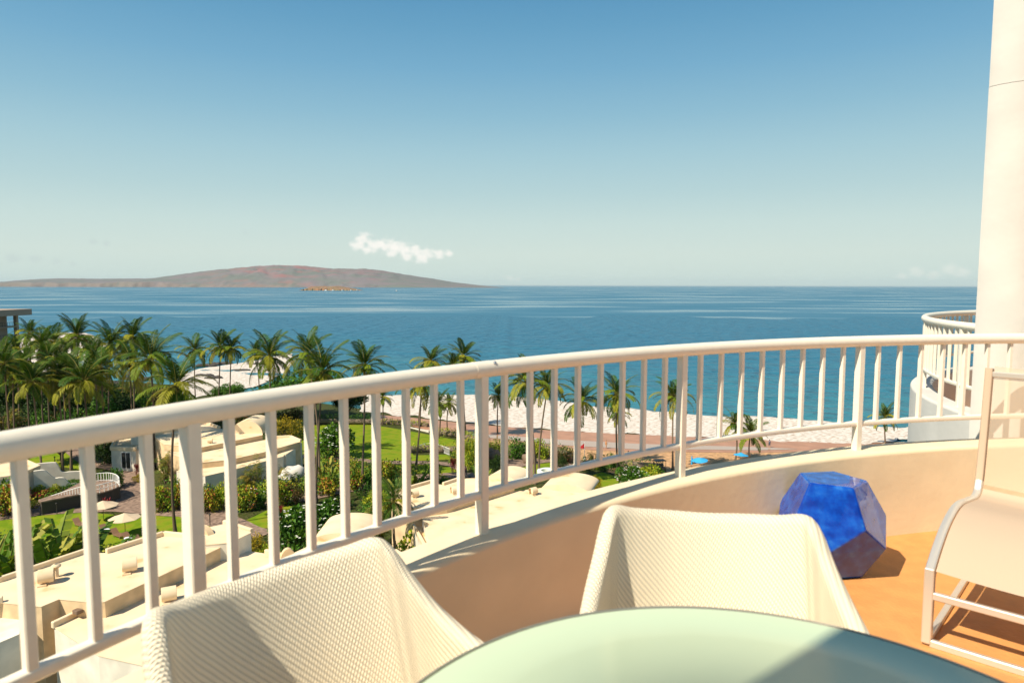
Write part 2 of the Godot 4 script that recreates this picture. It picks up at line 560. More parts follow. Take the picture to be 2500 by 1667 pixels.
func palm(base: Vector3, lean: float, high: float, reach: float, label: String, group := "", count := 19) -> Node3D:
	reach *= 1.2
	count += 6
	var o := thing("palm_tree", label, "palm tree", base, 0.0, group)
	var m := MB.new()
	var pts := []
	var rad := []
	var sway := rng.randf_range(-0.5, 0.5)
	var back := rng.randf_range(-0.9, 0.9)
	var n := 26
	for i in n + 1:
		var s := float(i) / n
		pts.append(Vector3(lean * s * s * (1.6 - 0.6 * s) + sway * sin(PI * s) * 0.8, high * s - 0.25, back * sin(PI * s * 0.8) * 0.5))
		rad.append((0.145 + 0.14 * exp(-s * 14.0) - 0.05 * s) * (1.0 + 0.07 * (i % 2)))
	var dark := rng.randf_range(0.55, 1.0)
	m.col = Color(dark, dark * 0.95, dark * 0.9)
	m.tube(pts, rad, 9)
	part("trunk", m, M.bark, o)
	var top: Vector3 = pts[-1]
	var turn := rng.randf() * TAU
	for k in count:
		var s := float(k) / (count - 1.0)      # 0 the youngest, upright; 1 the oldest, hanging
		var up := lerpf(1.45, -0.5, s ** 1.05) + rng.randf_range(-0.14, 0.14)
		var kind := rng.randi() % 4 if s < 0.35 else 4 + rng.randi() % 5 if s < 0.86 else 9 + rng.randi() % 3
		var l := reach * rng.randf_range(0.82, 1.12) * (0.9 if s < 0.08 else 1.0)
		turn += 2.399963
		var b := Basis(Vector3.UP, turn + rng.randf_range(-0.2, 0.2)) * Basis(Vector3.BACK, up) * Basis.from_scale(Vector3(l, l, l * rng.randf_range(0.85, 1.1)))
		part("frond", proto.fronds[kind], M.frond, o, Transform3D(b, top + Vector3(0, 0.05, 0)))
	part("coconuts", proto.coconuts[rng.randi() % 3], M.frond, o, Transform3D(Basis.from_scale(Vector3.ONE * reach * 0.26), top))
	return o

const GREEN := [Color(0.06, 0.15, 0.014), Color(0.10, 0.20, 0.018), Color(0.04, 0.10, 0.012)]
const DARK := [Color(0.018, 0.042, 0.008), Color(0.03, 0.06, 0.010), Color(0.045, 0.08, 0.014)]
const CROTON := [Color(0.46, 0.40, 0.03), Color(0.08, 0.17, 0.015), Color(0.30, 0.33, 0.025), Color(0.36, 0.13, 0.03), Color(0.13, 0.22, 0.018)]
const GOLD := [Color(0.40, 0.27, 0.012), Color(0.30, 0.23, 0.015), Color(0.18, 0.17, 0.015)]
const LIME := [Color(0.27, 0.34, 0.018), Color(0.17, 0.27, 0.018), Color(0.42, 0.40, 0.03)]
const RED := [Color(0.22, 0.018, 0.025), Color(0.12, 0.012, 0.02), Color(0.30, 0.05, 0.03)]
const RUST := [Color(0.16, 0.075, 0.03), Color(0.10, 0.085, 0.02), Color(0.06, 0.08, 0.015)]

func make_bushes() -> void:
	for k: Array in [["green", 1500, 0.13, GREEN], ["dark", 1500, 0.13, DARK], ["croton", 1500, 0.15, CROTON], ["gold", 1900, 0.10, GOLD], ["lime", 1300, 0.15, LIME], ["rust", 1500, 0.12, RUST], ["flower", 1700, 0.15, GREEN]]:
		var all := []
		for i in 2:
			var leaves := foliage(k[1], k[2], k[3])
			var flowers: MB = null
			if k[0] == "flower":
				flowers = blossoms(70, 0.06, [Color(0.8, 0.78, 0.68)])
			if k[0] == "croton":
				flowers = blossoms(16, 0.11, RED)
			all.append([leaves.mesh(), flowers.mesh() if flowers else null, stems(6, 0.45, 0.5, 0.05).mesh()])
		proto[k[0]] = all
	# a red cordyline: long blades in rosettes on canes
	var all := []
	for i in 2:
		var m := MB.new()
		for c in 5:
			var o := Vector3(rng.randf_range(-0.5, 0.5), rng.randf_range(0.55, 1.0), rng.randf_range(-0.5, 0.5))
			for b in 26:
				var a := b * 2.4
				var d := Vector3(cos(a), lerpf(1.3, -0.5, b / 26.0), sin(a)).normalized()
				m.col = pick(RED)
				leaf_blade(m, o - Vector3(0, b * 0.012, 0), d, Vector3.UP, 0.55, 0.06)
		all.append([m.mesh(), null, stems(5, 0.4, 0.8, 0.03).mesh()])
	proto.red = all
	# areca palms: many arching fronds from a clump
	all = []
	for i in 2:
		var m := MB.new()
		for c in 34:
			var a := c * 2.4
			var f := frond(rng.randf_range(1.2, 1.9), rng.randf_range(0.7, 1.35), [Color(0.12, 0.17, 0.02), Color(0.24, 0.22, 0.03), Color(0.08, 0.12, 0.015), Color(0.32, 0.22, 0.03)], 0.2, 16, 0.35)
			var r := sqrt(c / 34.0) * 0.4
			m.add(f, Transform3D(Basis(Vector3.UP, a) * Basis.from_scale(Vector3.ONE * rng.randf_range(0.7, 1.0)), Vector3(cos(a) * r, rng.randf_range(0.05, 0.45), sin(a) * r)))
		all.append([m.mesh(), null, stems(8, 0.3, 0.6, 0.035).mesh()])
	proto.areca = all
	# big paddle leaves on long stalks: banana and bird of paradise
	var p := []
	for i in 4:
		var m := MB.new()
		m.col = Color(0.16, 0.20, 0.04)
		var pts := []
		for k in 9:
			var s := k / 8.0
			pts.append(Vector3(s * s * (0.22 + 0.12 * i), s - s * s * 0.06 * i, 0.0))
		m.tube(pts, [0.022, 0.02, 0.018, 0.016, 0.013, 0.010, 0.008, 0.006, 0.004], 5)
		var tint: Color = [Color(0.10, 0.19, 0.02), Color(0.22, 0.28, 0.03), Color(0.32, 0.30, 0.05), Color(0.06, 0.13, 0.015)][i]
		for sg: float in [-1.0, 1.0]:
			for q in 9:      # the blade is torn into strips
				var s0 := 0.40 + 0.60 * q / 9.0
				var s1 := 0.40 + 0.60 * (q + 0.93) / 9.0
				var w := 0.09 * sin(PI * clampf((q + 1.2) / 10.6, 0.0, 1.0)) ** 0.6
				var a := Vector3(s0 * s0 * (0.22 + 0.12 * i), s0 - s0 * s0 * 0.06 * i, 0.0)
				var b := Vector3(s1 * s1 * (0.22 + 0.12 * i), s1 - s1 * s1 * 0.06 * i, 0.0)
				var drop := Vector3(0.05 + rng.randf_range(-0.02, 0.03), 0.02 + rng.randf_range(-0.05, 0.0), sg * w)
				m.col = tint * rng.randf_range(0.8, 1.2)
				m.quad(a, b, b + drop, a + drop)
		p.append(m.mesh())
	proto.paddle = p

func bush(kind: String, base: Vector3, w: float, h: float, label: String, group := "", category := "shrub") -> Node3D:
	w *= 1.22
	h *= 1.15
	var names := {"green": "leafy_shrub", "dark": "dark_shrub", "croton": "croton_shrub", "gold": "golden_shrub", "lime": "lime_shrub", "rust": "bronze_shrub", "flower": "plumeria_tree", "red": "cordyline", "areca": "areca_palm"}
	var o := thing(names[kind], label, category, base, rng.randf() * TAU, group)
	var v: Array = proto[kind][rng.randi() % 2]
	var t := Transform3D(Basis.from_scale(Vector3(w * 0.5, h * 0.78, w * 0.5)), Vector3(0, -0.1, 0))
	part("foliage", v[0], M.frond if kind == "areca" else M.leaf, o, t)
	if v[1]:
		part("blossoms", v[1], M.leaf, o, t)
	part("stems", v[2], M.bark, o, t)
	return o

func paddle_plant(base: Vector3, count: int, h: float, spread: float, label: String, group := "") -> void:
	var o := thing("banana_plant", label, "plant", base, 0.0, group)
	for i in count:
		var a := i * 2.399963 + rng.randf_range(-0.3, 0.3)
		var r := spread * sqrt((i + 0.5) / count)
		var l := h * rng.randf_range(0.7, 1.1)
		var b := Basis(Vector3.UP, -a) * Basis(Vector3.BACK, rng.randf_range(-0.45, 0.1)) * Basis(Vector3.UP, rng.randf_range(-0.9, 0.9)) * Basis.from_scale(Vector3(l, l, l))
		part("leaf", proto.paddle[rng.randi() % 4], M.frond, o, Transform3D(b, Vector3(cos(a) * r, -0.1, sin(a) * r)))

func hedge(line: Array, w: float, h: float, pal: Array, label: String, called := "hedge") -> void:
	var l := smooth_line(line, 5)
	var from: Vector2 = line[0]
	var o := thing(called, label, "hedge", Vector3(from.x, ground_y(from.x, from.y), from.y))
	var m := MB.new()
	for i in l.size() - 1:
		var d: Vector2 = l[i + 1] - l[i]
		for k in int(d.length() * 60.0):
			var p: Vector2 = l[i] + d * rng.randf() + d.normalized().orthogonal() * rng.randf_range(-0.5, 0.5) * w
			var y := h * (rng.randf() ** 0.4) * rng.randf_range(0.85, 1.08)
			m.col = pick(pal)
			leaf_blade(m, Vector3(p.x - from.x, ground_y(p.x, p.y) - o.position.y + y, p.y - from.y), Vector3(rng.randfn(), rng.randfn() + 0.5, rng.randfn()).normalized(), Vector3.UP, 0.3, 0.09)
	part("foliage", m, M.leaf, o)
	var s := MB.new()
	var pts := []
	for p: Vector2 in l:
		pts.append(Vector3(p.x - from.x, ground_y(p.x, p.y) - o.position.y + h * 0.3, p.y - from.y))
	s.tube(pts, [w * 0.28], 6)
	s.col = Color(0.4, 0.4, 0.3)
	part("stems", s, M.bark, o)

func broad_tree(base: Vector3, w: float, h: float, kind: String, label: String) -> void:    # spreading crown on a forked trunk
	var o := thing("broadleaf_tree", label, "tree", base)
	var m := MB.new()
	m.col = Color(0.8, 0.75, 0.65)
	for i in 5:
		var a := TAU * i / 5.0 + 0.4
		m.tube([Vector3(0, -0.2, 0), Vector3(0, h * 0.22, 0), Vector3(cos(a) * w * 0.13, h * 0.42, sin(a) * w * 0.13), Vector3(cos(a) * w * 0.33, h * 0.72, sin(a) * w * 0.33)], [w * 0.034, w * 0.028, w * 0.016, w * 0.006], 6)
	part("trunk", m, M.bark, o)
	for i in 5:
		var a := TAU * i / 5.0 + 0.4
		var k := rng.randf_range(0.26, 0.36)
		part("crown", proto[kind][i % 2][0], M.leaf, o, Transform3D(Basis(Vector3.UP, a) * Basis.from_scale(Vector3(w * k, h * 0.42, w * k)), Vector3(cos(a) * w * 0.26, h * rng.randf_range(0.38, 0.55), sin(a) * w * 0.26)))

# ---------------------------------------------------------------- balcony
func on_arc(r: float, deg: float, y: float, c := RC) -> Vector3:
	return Vector3(c.x + r * cos(deg_to_rad(deg)), y, c.y + r * sin(deg_to_rad(deg)))

func arc(r: float, a0: float, a1: float, y: float, n: int, c := RC) -> Array:
	var out := []
	for i in n + 1:
		out.append(on_arc(r, lerpf(a0, a1, float(i) / n), y, c))
	return out

func parapet(o: Node3D, c: Vector2, r0: float, r1: float, a0: float, a1: float, y0: float, y1: float, m: Material) -> void:
	var rows := []
	var q := 0.022
	for i in 121:
		var a := lerpf(a0, a1, i / 120.0)
		var row := [on_arc(r0, a, y0, c)]
		for k in 5:
			row.append(on_arc(r0, a, lerpf(y0, y1 - q, (k + 1) / 5.0), c))
		for k in range(1, 5):
			row.append(on_arc(r0 + q - q * cos(k * PI / 8), a, y1 - q + q * sin(k * PI / 8), c))
		for k in range(0, 5):
			row.append(on_arc(r1 - q + q * sin(k * PI / 8), a, y1 - q + q * cos(k * PI / 8), c))
		row.append(on_arc(r1, a, y0, c))
		rows.append(row)
	var b := MB.new()
	b.grid(rows)
	if (b.n[0] as Vector3).dot(rows[0][0] - Vector3(c.x, y0, c.y)) > 0.0:
		b.flip()
	part("wall_face", b, m, o)

func railing(o: Node3D, c: Vector2, r: float, posts: Array, a_end0: float, a_end1: float, cap: float, top: float) -> void:
	var rail := top - 0.027
	var hb := MB.new()
	hb.tube(arc(r, a_end0, a_end1, rail, 160, c), [0.0275], 20)
	part("handrail", hb, M.rail_paint, o)
	var lb := MB.new()
	var low := top - 0.445
	var rows := []
	for p in 141:
		var a := lerpf(a_end0, a_end1, p / 140.0)
		var row := []
		for k: Vector2 in [Vector2(-1, -0.6), Vector2(-0.6, -1), Vector2(0.6, -1), Vector2(1, -0.6), Vector2(1, 0.6), Vector2(0.6, 1), Vector2(-0.6, 1), Vector2(-1, 0.6)]:
			row.append(on_arc(r + k.x * 0.014, a, low + k.y * 0.013, c))
		rows.append(row)
	lb.grid(rows, false, true)
	part("bottom_rail", lb, M.rail_paint, o)
	var post := MB.new()
	post.box(Vector3(0, (rail + cap) / 2.0 - 0.005, 0), Vector3(0.036, rail - cap + 0.01, 0.034), Basis(), 0.003)
	var pm := post.mesh()
	var bal := MB.new()
	bal.box(Vector3(0, (rail + low) / 2.0, 0), Vector3(0.0205, rail - low, 0.0205), Basis(), 0.0025)
	var bm := bal.mesh()
	for i in posts.size():
		var a: float = posts[i]
		part("post", pm, M.rail_paint, o, Transform3D(Basis(Vector3.UP, -deg_to_rad(a)), on_arc(r, a, 0, c)))
		if i + 1 < posts.size():
			var d: float = posts[i + 1] - a
			for k in 8:
				var w := a + d * (0.85 + k) / 8.7
				part("baluster", bm, M.rail_paint, o, Transform3D(Basis(Vector3.UP, -deg_to_rad(w)), on_arc(r, w, 0, c)))

func weave_material() -> void:
	var im := Image.create(256, 256, false, Image.FORMAT_RGB8)
	var al := Image.create(256, 256, false, Image.FORMAT_RGB8)
	for y in 256:
		for x in 256:
			var u := x / 256.0
			var w := y / 256.0
			var a := 0.5 + 0.5 * cos(TAU * (8.0 * u + 8.0 * w))
			var b := 0.5 + 0.5 * cos(TAU * (16.0 * u - 8.0 * w))
			var h := clampf(sqrt(a) * (0.28 + 0.72 * b), 0.0, 1.0)
			im.set_pixel(x, y, Color(h, h, h))
			var s := 0.86 + 0.14 * clampf(a * 2.0, 0.0, 1.0)
			al.set_pixel(x, y, Color(s, s * 0.99, s * 0.97))
	var m := mat("wicker", lin(0.88, 0.775, 0.585), 0.65)
	m.albedo_texture = ImageTexture.create_from_image(al)
	m.heightmap_enabled = true
	m.heightmap_texture = ImageTexture.create_from_image(im)
	m.heightmap_scale = 0.26
	m.uv1_scale = Vector3(9, 9, 1)

func woven_chair(label: String, at: Vector3, turn: float) -> void:    # faces +z
	var o := thing("wicker_armchair", label, "armchair", at, turn, "woven armchairs round the table")
	var half := [[0.0, -0.218, 0.704, 0.40, 0.34], [0.09, -0.206, 0.710, 0.40, 0.34], [0.165, -0.172, 0.722, 0.40, 0.33], [0.212, -0.136, 0.737, 0.402, 0.32], [0.228, -0.116, 0.720, 0.405, 0.30], [0.240, -0.092, 0.672, 0.41, 0.27], [0.254, -0.052, 0.622, 0.43, 0.21], [0.263, 0.01, 0.590, 0.47, 0.13], [0.266, 0.09, 0.573, 0.512, 0.07], [0.262, 0.17, 0.563, 0.520, 0.03], [0.250, 0.215, 0.553, 0.530, 0.02]]
	var ctl := []
	for i in range(half.size() - 1, 0, -1):
		ctl.append([-half[i][0], half[i][1], half[i][2], half[i][3], half[i][4]])
	ctl += half
	var a3 := smooth_line(ctl.map(func(k): return Vector3(k[0], k[2], k[1])), 8)
	var b3 := smooth_line(ctl.map(func(k): return Vector3(k[0], k[3], k[4])), 8)
	var rows := []
	var th := 0.019
	for i in a3.size():
		var t: Vector3 = (a3[mini(i + 1, a3.size() - 1)] - a3[maxi(i - 1, 0)])
		var nrm := Vector3(t.z, 0, -t.x).normalized()        # outward
		var top: float = a3[i].y
		var bot: float = b3[i].y
		var lean: float = b3[i].z
		var plan := Vector3(a3[i].x, 0, a3[i].z)
		var row := []
		var P := func(h: float, off: float) -> Vector3:
			var k := (h - 0.42) / 0.33
			return plan + Vector3.UP * h + (Vector3(0, 0, -1) * lean * clampf(1.4 - absf(plan.x) * 2.0, 0.6, 1.0)) * 0.33 * k + nrm * off
		for k in 13:
			row.append(P.call(lerpf(bot, top, k / 12.0), -th))
		for k in range(1, 6):
			row.append(P.call(top + th * sin(PI * k / 6.0), -th * cos(PI * k / 6.0)))
		for k in 13:
			row.append(P.call(lerpf(top, bot, k / 12.0), th))
		for k in range(1, 6):
			row.append(P.call(bot - th * sin(PI * k / 6.0), th * cos(PI * k / 6.0)))
		rows.append(row)
	var m := MB.new()
	m.grid(rows, false, true)
	for e: Array in [rows[0], rows[-1]]:
		var mid := Vector3.ZERO
		for p: Vector3 in e:
			mid += p / e.size()
		for j in e.size():
			m.tri(mid, e[j], e[(j + 1) % e.size()])
	part("backrest", m, M.wicker, o)
	var s := MB.new()
	rows = []
	for i in 15:
		var z := lerpf(-0.19, 0.23, i / 14.0)
		var row := []
		for j in 17:
			var x := lerpf(-0.225, 0.225, j / 16.0)
			row.append(Vector3(x, 0.415 - 0.025 * (1.0 - (x / 0.225) ** 2) - (0.05 * maxf(0.0, (z - 0.16) / 0.08) ** 2), z))
		rows.append(row)
	s.grid(rows)
	rows = []
	for i in 15:
		var row := []
		for j in 17:
			row.append(Vector3(lerpf(-0.225, 0.225, j / 16.0), 0.345, lerpf(-0.19, 0.23, i / 14.0)))
		rows.append(row)
	s.grid(rows)
	s.quad(Vector3(-0.225, 0.345, 0.23), Vector3(0.225, 0.345, 0.23), Vector3(0.225, 0.37, 0.23), Vector3(-0.225, 0.37, 0.23))
	part("seat", s, M.wicker, o)
	for k: Vector2 in [Vector2(-1, -1), Vector2(1, -1), Vector2(-1, 1), Vector2(1, 1)]:
		var l := MB.new()
		var up := 0.55 if k.y > 0 else 0.42
		l.tube([Vector3(0.222 * k.x, 0, 0.195 * k.y), Vector3(0.225 * k.x, 0.3, 0.19 * k.y), Vector3(0.236 * k.x, up, 0.18 * k.y)], [0.02, 0.022, 0.022], 8)
		part("leg", l, M.wicker, o)

func glass_table() -> void:
	var o := thing("round_table", "round table with a frosted pale green glass top in front of the two woven armchairs", "table", Vector3(0.29, 0, -0.674))
	mat("frosted_glass", lin(0.535, 0.62, 0.415), 0.22)
	M.frosted_glass.metallic_specular = 0.33
	mat("table_rim", lin(0.46, 0.41, 0.34), 0.35, 0.7)
	var m := MB.new()
	m.lathe(Vector3.ZERO, [Vector2(0.0, 0.690), Vector2(0.494, 0.690), Vector2(0.4965, 0.6925), Vector2(0.4965, 0.6985), Vector2(0.494, 0.7), Vector2(0.4935, 0.7), Vector2(0.0, 0.7)], 96)
	part("tabletop", m, M.frosted_glass, o)
	m = MB.new()
	m.lathe(Vector3.ZERO, [Vector2(0.475, 0.662), Vector2(0.499, 0.662), Vector2(0.503, 0.667), Vector2(0.503, 0.698), Vector2(0.501, 0.701), Vector2(0.4985, 0.701), Vector2(0.4985, 0.6885), Vector2(0.475, 0.6885), Vector2(0.475, 0.662)], 96)
	part("rim", m, M.table_rim, o)
	for k in 4:
		var a := PI / 4 + k * PI / 2
		m = MB.new()
		m.tube([Vector3(cos(a) * 0.40, 0.0, sin(a) * 0.40), Vector3(cos(a) * 0.36, 0.35, sin(a) * 0.36), Vector3(cos(a) * 0.46, 0.672, sin(a) * 0.46)], [0.017], 10)
		part("leg", m, M.table_rim, o)

func ceramic_stool() -> void:
	var o := thing("garden_stool", "glossy cobalt blue faceted ceramic stool beside the curved parapet", "stool", Vector3(1.432, 0, -2.985))
	var m := mat("cobalt_glaze", Color.WHITE, 0.22)
	m.albedo_texture = noise_tex(noise(41, 0.016, 6), [[0.2, lin(0.002, 0.020, 0.20)], [0.5, lin(0.003, 0.048, 0.33)], [0.72, lin(0.006, 0.085, 0.42)], [0.9, lin(0.03, 0.16, 0.50)]])
	m.uv1_triplanar = true
	m.uv1_scale = Vector3.ONE * 1.9
	m.metallic_specular = 0.2
	m.clearcoat_enabled = true
	m.clearcoat = 1.0
	m.clearcoat_roughness = 0.03
	var H := 0.414
	var t0 := deg_to_rad(117.0 + 36.0)
	var ring := []       # four rings of five
	for k: Array in [[0.146, H, 0.0], [0.233, H * 0.63, 0.0], [0.233, H * 0.37, 36.0], [0.140, 0.0, 36.0]]:
		var r := []
		for i in 5:
			var a: float = t0 + deg_to_rad(72.0 * i + k[2])
			r.append(Vector3(cos(a) * k[0], k[1], sin(a) * k[0]))
		ring.append(r)
	var faces := [ring[0].duplicate(), ring[3].duplicate()]
	for i in 5:
		var j := (i + 1) % 5
		faces.append([ring[0][i], ring[0][j], ring[1][j], ring[2][i], ring[1][i]])
		faces.append([ring[3][i], ring[3][j], ring[2][j], ring[1][j], ring[2][i]])
	# faces shrunk towards their middles; the gaps filled with soft bevels (a hull of small spheres)
	var b := MB.new()
	var mid := Vector3(0, H / 2, 0)
	var corner := {}     # original vertex -> [shrunk points]
	var edge := {}
	for f: Array in faces:
		var c := Vector3.ZERO
		for p: Vector3 in f:
			c += p / 5.0
		var nn: Vector3 = ((f[1] - f[0]) as Vector3).cross(f[2] - f[0]).normalized()
		if nn.dot(c - mid) < 0.0:
			f.reverse()
			nn = -nn
		var q := []
		for p: Vector3 in f:
			q.append(p + (c - p).normalized() * 0.011)
		for i in 5:
			var key := str(f[i].snapped(Vector3.ONE * 0.001))
			corner.get_or_add(key, []).append([q[i], nn, f[i]])
			var j := (i + 1) % 5
			var e := [str(f[i].snapped(Vector3.ONE * 0.001)), str(f[j].snapped(Vector3.ONE * 0.001))]
			e.sort()
			edge.get_or_add(str(e), []).append([q[i], q[j], nn])
		for i in range(1, 4):
			b.tri(q[0], q[i], q[i + 1])
	for k: String in edge:
		var e: Array = edge[k]
		var a: Array = e[0]
		var d: Array = e[1]
		var k0 := b.v.size()
		b.vert(a[0], a[2]); b.vert(a[1], a[2])
		var av: Vector3 = (a[2] + d[2]).normalized()
		b.vert((a[0] + d[1]) / 2.0 + av * 0.0022, av); b.vert((a[1] + d[0]) / 2.0 + av * 0.0022, av)
		b.vert(d[1], d[2]); b.vert(d[0], d[2])
		for s: int in [0, 2]:
			b.ix.append_array(PackedInt32Array([k0 + s, k0 + s + 1, k0 + s + 3, k0 + s, k0 + s + 3, k0 + s + 2]))
	for k: String in corner:
		var e: Array = corner[k]
		var av: Vector3 = ((e[0][1] as Vector3) + e[1][1] + e[2][1]).normalized()
		var k0 := b.v.size()
		for i in 3:
			b.vert(e[i][0], e[i][1])
		var top: int = b.vert(((e[0][0] as Vector3) + e[1][0] + e[2][0]) / 3.0 + av * 0.003, av)
		if ((e[1][0] - e[0][0]) as Vector3).cross(e[2][0] - e[0][0]).dot(av) < 0.0:
			e.reverse()
			for i in 3:
				b.v[k0 + i] = e[i][0]; b.n[k0 + i] = e[i][1]
		for i in 3:
			var x: int = b.vert(((e[i][0] as Vector3) + e[(i + 1) % 3][0]) / 2.0 + (e[i][1] + e[(i + 1) % 3][1]).normalized() * 0.0022, ((e[i][1] as Vector3) + e[(i + 1) % 3][1]).normalized())
			b.ix.append_array(PackedInt32Array([k0 + i, top, x, x, top, k0 + (i + 1) % 3]))
	part("body", b, m, o)
	var ft := MB.new()
	ft.lathe(Vector3.ZERO, [Vector2(0.0, -0.001), Vector2(0.118, -0.001), Vector2(0.118, 0.004), Vector2(0.0, 0.004)], 30)
	part("foot", ft, M.rust_brown, o)

func lounge_chair() -> void:
	# own axes: x along the front edge, -z towards the back; the near front leg stands on the origin
	var o := thing("lounge_chair", "aluminium framed lounge chair with a beige mesh sling beside the blue stool", "lounge chair", Vector3(1.475, 0, -2.33), deg_to_rad(-43.0))
	var w := 0.62
	var curve := smooth_line([Vector3(0, 0.262, 0.0), Vector3(0, 0.318, -0.10), Vector3(0, 0.365, -0.22), Vector3(0, 0.39, -0.36), Vector3(0, 0.388, -0.48), Vector3(0, 0.36, -0.66), Vector3(0, 0.34, -0.82), Vector3(0, 0.38, -0.90), Vector3(0, 0.58, -0.955), Vector3(0, 0.90, -1.01)], 6)
	for sx in 2:
		var x := 0.0 if sx == 0 else w
		var f := MB.new()
		var rows := []
		for i in curve.size():
			var t: Vector3 = (curve[mini(i + 1, curve.size() - 1)] - curve[maxi(i - 1, 0)]).normalized()
			var up := Vector3(0, -t.z, t.y) if t.z < 0 else Vector3.UP
			var row := []
			for k: Vector2 in [Vector2(-1, -1), Vector2(-1, 0.7), Vector2(-0.7, 1), Vector2(0.7, 1), Vector2(1, 0.7), Vector2(1, -1)]:
				row.append(curve[i] + Vector3(x + k.x * 0.015 + (0.0 if sx == 0 else -0.03) * smoothstep(0.35, 0.9, -curve[i].z), 0, 0) + up * k.y * 0.021)
			rows.append(row)
		f.grid(rows.slice(0, 44), false, true)
		part("side_rail", f, M.alloy, o)
		f = MB.new()
		f.grid(rows.slice(43), false, true)
		part("back_frame", f, M.sling, o)
		f = MB.new()
		f.box(Vector3(x, 0.146, -0.004), Vector3(0.0305, 0.272, 0.034), Basis(), 0.003)
		part("leg", f, M.alloy, o)
		f = MB.new()
		f.box(Vector3(x, 0.16, -0.78), Vector3(0.022, 0.30, 0.03), Basis(Vector3.RIGHT, 0.12), 0.003)
		part("leg", f, M.alloy, o)
		f = MB.new()
		f.box(Vector3(x, 0.012, -0.40), Vector3(0.022, 0.024, 0.80), Basis(), 0.003)
		part("sled_bar", f, M.alloy, o)
	for k: Array in [[0.012, 0.0, 0.026], [0.185, 0.0, 0.026], [0.30, -0.80, 0.024], [0.875, -1.0, 0.024]]:
		var f := MB.new()
		f.box(Vector3(w / 2, k[0], k[1]), Vector3(w - 0.022, k[2], 0.02), Basis(), 0.003)
		part("crossbar", f, M.alloy, o)
	var inner := [0.018, w - 0.018]
	for piece in 2:
		var rows := []
		for i in (range(0, 42) if piece == 0 else range(42, curve.size())):
			var row := []
			for j in 9:
				row.append((curve[i] as Vector3) + Vector3(lerpf(inner[0] + 0.0 * smoothstep(0.35, 0.9, -curve[i].z), inner[1] - 0.03 * smoothstep(0.35, 0.9, -curve[i].z), j / 8.0), 0.012 - 0.012 * sin(PI * j / 8.0), 0.0))
			rows.append(row)
		var s := MB.new()
		s.grid(rows)
		part("seat" if piece == 0 else "backrest", s, M.sling if piece == 0 else M.sling_back, o)

